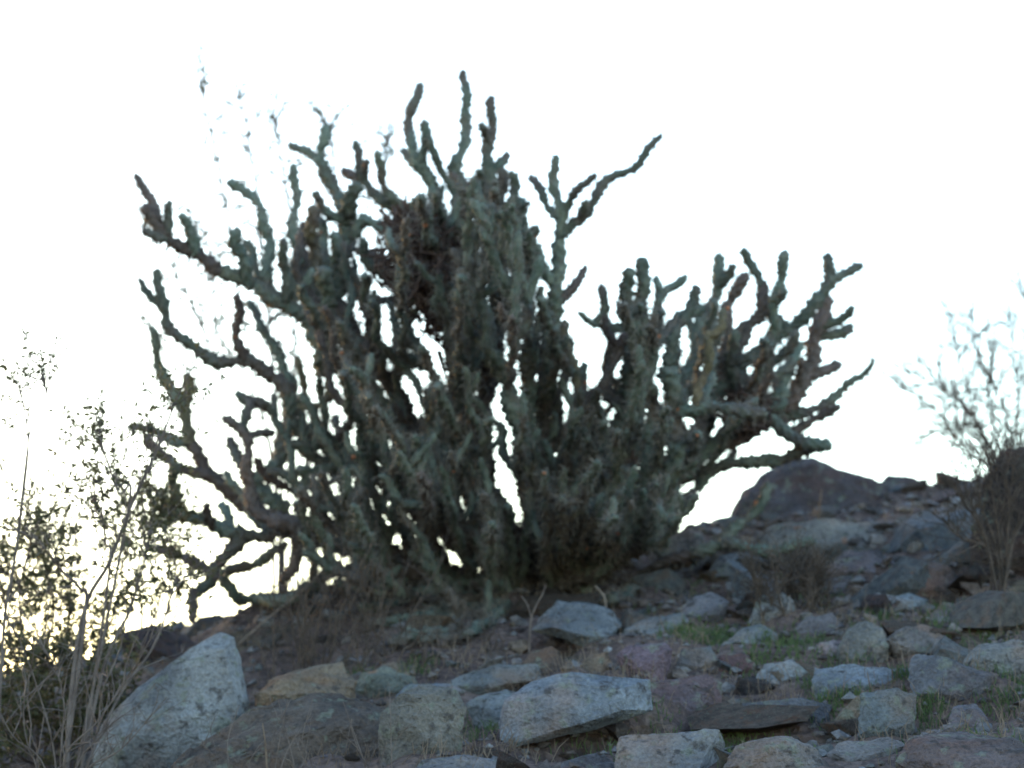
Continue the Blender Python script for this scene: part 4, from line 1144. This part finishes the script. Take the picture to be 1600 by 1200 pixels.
# dry brush under the cactus, left of its foot
b10 = rooted(500, 1020, 6.45)
runs = []
for k in range(22):
    x0 = rng.uniform(420, 610); tilt = rng.uniform(-60, 110); h = rng.uniform(110, 240)
    y0 = 1050 - (x0 - 400) * .05
    runs.append(([(x0, y0), (x0 + tilt * .45, y0 - h * .5), (x0 + tilt, y0 - h)], 6.45 + rng.uniform(-.25, .2), .0028, .001))
def brush(base, runs):
    out = []
    for pts, d, r0, r1 in runs:
        g = P(pts[0][0], pts[0][1], d); g[2] = ground_z(g[0], g[1]) - .01
        run = [P(a, c, d) for a, c in pts[1:]]
        out.append(([g, g * .5 + run[0] * .5 + rng.normal(0, .008, 3)] + run, r0, r1))
    return out
shrub('dry_shrub', 'dry grey brush growing at the foot of the cactus', 'shrub', brush(b10, runs), b10, 26, .15, 0, .01, M_DARKTWIG, None, .02, .5, .0013)
b11 = rooted(680, 1030, 6.3)
runs = []
for k in range(14):
    x0 = rng.uniform(560, 800); tilt = rng.uniform(-60, 60); h = rng.uniform(25, 70)
    runs.append(([(x0, 1030), (x0 + tilt * .45, 1030 - h * .5), (x0 + tilt, 1030 - h)], 6.3 + rng.uniform(-.15, .3), .0026, .001))
shrub('dry_shrub', 'low brown dry litter brush under the drooping cactus stems', 'shrub', brush(b11, runs), b11, 45, .09, 0, .01, M_DARKTWIG, None, .02, .8, .0018)
# dark dry tuft under the low right limb
d12 = hit(1245, 945)
b12 = rooted(1245, 945, d12)
runs = []
for k in range(20):
    x0 = rng.uniform(1185, 1300); tilt = rng.uniform(-35, 35); h = rng.uniform(50, 95)
    runs.append(([(x0, 945), (x0 + tilt * .45, 945 - h * .5), (x0 + tilt, 945 - h)], d12 + rng.uniform(-.1, .1), .0026, .001))
shrub('dry_tuft', 'dark dry tuft beneath the low horizontal cactus limb', 'shrub', brush(b12, runs), b12, 130, .09, 0, .01, M_DARKTWIG, None, .02, .5, .0016)

b13 = rooted(60, 1000, 8.6)
shrub('creosote_bush', 'faint far creosote beyond the ridge at the tall spindly shrub', 'shrub', mains_from(b13, [
    ([(60,850),(50,700),(40,560),(20,440)], 8.8, .005, .001), ([(80,850),(110,680),(120,520),(115,420)], 8.9, .005, .001),
    ([(90,850),(150,700),(180,560),(185,470)], 8.8, .005, .001), ([(100,860),(170,740),(215,640)], 8.7, .005, .001)]),
    b13, 7, .14, 2, .015, M_TWIG, M_LEAF, .6, .6, .0013)
b14 = rooted(480, 1240, 4.9)
runs = []
for k in range(16):
    x0 = rng.uniform(260, 680); tilt = rng.uniform(-50, 60); h = rng.uniform(50, 130)
    runs.append(([(x0, 1215), (x0 + tilt * .45, 1215 - h * .5), (x0 + tilt, 1215 - h)], 4.95 + rng.uniform(-.1, .15), .0018, .0007))
shrub('dry_shrub', 'sparse thin dry twigs standing before the huge rough boulder', 'shrub', brush(b14, runs), b14, 14, .10, 0, .01, M_TWIG, None, .1, .5, .0009)
# dry stalks and sticks one can count
def stalk(name, label, pts, d, r0=.004, r1=.0015, mat=M_STRAW, group=None, forks=()):
    g = P(*pts[0], d); g[2] = ground_z(g[0], g[1]) - .015
    run = [g] + [P(a, b, d) for a, b in pts[1:]]
    sp, R = polyline_parts(run, r0, r1)
    if forks:
        root = obj(name, None, loc=g, label=label, cat='stick', group=group)
        obj('shaft', tube_mesh('shaft', sp - g, R), mat, parent=root)
        for f in forks:
            s2, R2_ = polyline_parts([P(a, b, d - .01) for a, b in f], r0 * .7, r1)
            obj('fork', tube_mesh('fork', s2 - g, R2_), mat, parent=root)
    else:
        obj(name, tube_mesh(name, sp - g, R), mat, loc=g, label=label, cat='stick', group=group)
stalk('forked_stick', 'forked grey stick beside the black hollow under the slab', [(826,1005),(829,975),(836,950),(848,928),(853,912)], 6.25, .0032, .0015, M_TWIG, None, [[(831,968),(824,945),(815,932)]])
stalk('dead_twig', 'bent bleached twig standing behind the layered slab', [(946,955),(945,935),(930,915)], 6.7, .0045, .0025, M_BLEACH)
stalk('long_dry_stick', 'long thin pale stick leaning from the pale boulder to the brush', [(360,1012),(420,965),(470,925),(510,885)], hit(360,1012), .003, .0016, M_BLEACH)
for pts, d in (([(1398,880),(1392,840),(1380,795)],7.6), ([(1425,872),(1422,830),(1426,780)],7.6), ([(1455,872),(1448,830),(1440,790)],7.7), ([(1282,830),(1280,800),(1284,765)],7.9), ([(1320,920),(1318,880),(1322,860)],7.3), ([(1585,905),(1588,860),(1582,800)],7.4), ([(1535,860),(1520,830),(1508,800)],7.6), ([(1470,880),(1475,850),(1472,820)],7.5)):
    stalk('dry_stalk', 'thin tan dry stalk standing on the upper slope', pts, d, .0042, .002, M_STRAW, 'dry stalks on the upper slope')
for pts, d in (([(1384,1205),(1376,1140),(1362,1085),(1355,1050)],5.3), ([(1486,1205),(1488,1160),(1490,1125)],5.25), ([(1424,1100),(1423,1060),(1428,1020)],5.6), ([(1050,1160),(1052,1120),(1056,1085)],5.5), ([(900,1150),(893,1110),(886,1070)],5.45), ([(1330,1205),(1315,1160),(1305,1140)],5.2), ([(420,1205),(415,1165),(410,1130)],5.05), ([(1432,1150),(1425,1120),(1400,1100)],5.4)):
    stalk('dry_stalk', 'thin pale dry stalk standing among the lower rocks', pts, d, .003, .0012, M_STRAW, 'dry stalks among the lower rocks')

# green grass and dry grass
def blades(centres, n_each, spread, hgt, mat, name, label, width=.0014):
    a, b, r0, r1 = [], [], [], []
    for (px, py, sx, k) in centres:
        d = hit(px, py) or 7.5
        c = P(px, py, d)
        for _ in range(int(n_each * k)):
            x = c[0] + rng.normal(0, sx * .5) ; y = c[1] + rng.normal(0, sx * .6)
            z = float(ground_z(x, y))
            h = hgt * rng.uniform(.4, 1.2)
            p0 = np.array([x, y, z - .005]); lean = rng.normal(0, .35, 3); lean[2] = 1
            p1 = p0 + unit(lean) * h * .6
            p2 = p1 + unit(lean + rng.normal(0, .45, 3)) * h * .4
            a += [p0, p1]; b += [p1, p2]; r0 += [width, width * .8]; r1 += [width * .8, width * .2]
    V, F = frusta(a, b, r0, r1, 3)
    obj(name, new_mesh(name, V, F), mat, kind='stuff', label=label, cat='grass')
blades([(1110,995,.10,1.2),(1150,1000,.08,1),(1200,1000,.07,.8),(1230,1010,.06,.6),(1075,990,.06,.6),(1375,968,.05,.6),(1020,1185,.12,1.5),(1080,1185,.10,1),(700,1160,.07,1),(665,1165,.06,.8),(1270,1075,.03,.5),(1410,1060,.03,.6),(1590,1065,.08,1.6),(1580,1100,.06,1),(1445,1125,.05,.8),(1460,1110,.05,.6),(760,1145,.05,.5),(1280,1010,.06,.5),(900,1180,.1,.8),(1540,1170,.1,.6),(560,1060,.05,.7),(650,1050,.06,.7),(1500,985,.1,.7),(1170,1150,.07,.6),(1305,1105,.05,.6),(1250,1180,.08,.5)] + [(rng.uniform(1000, 1600), rng.uniform(900, 1200), .08, rng.uniform(.2, .7)) for _ in range(40)],
       120, .07, .034, M_GRASS, 'grass', 'short green grass between the rocks')
blades([(rng.uniform(250, 1600), rng.uniform(830, 1210), .10, rng.uniform(.3, 1)) for _ in range(150)], 30, .1, .06, M_STRAW, 'dry_grass', 'thin dry grass blades scattered over the slope', .0011)
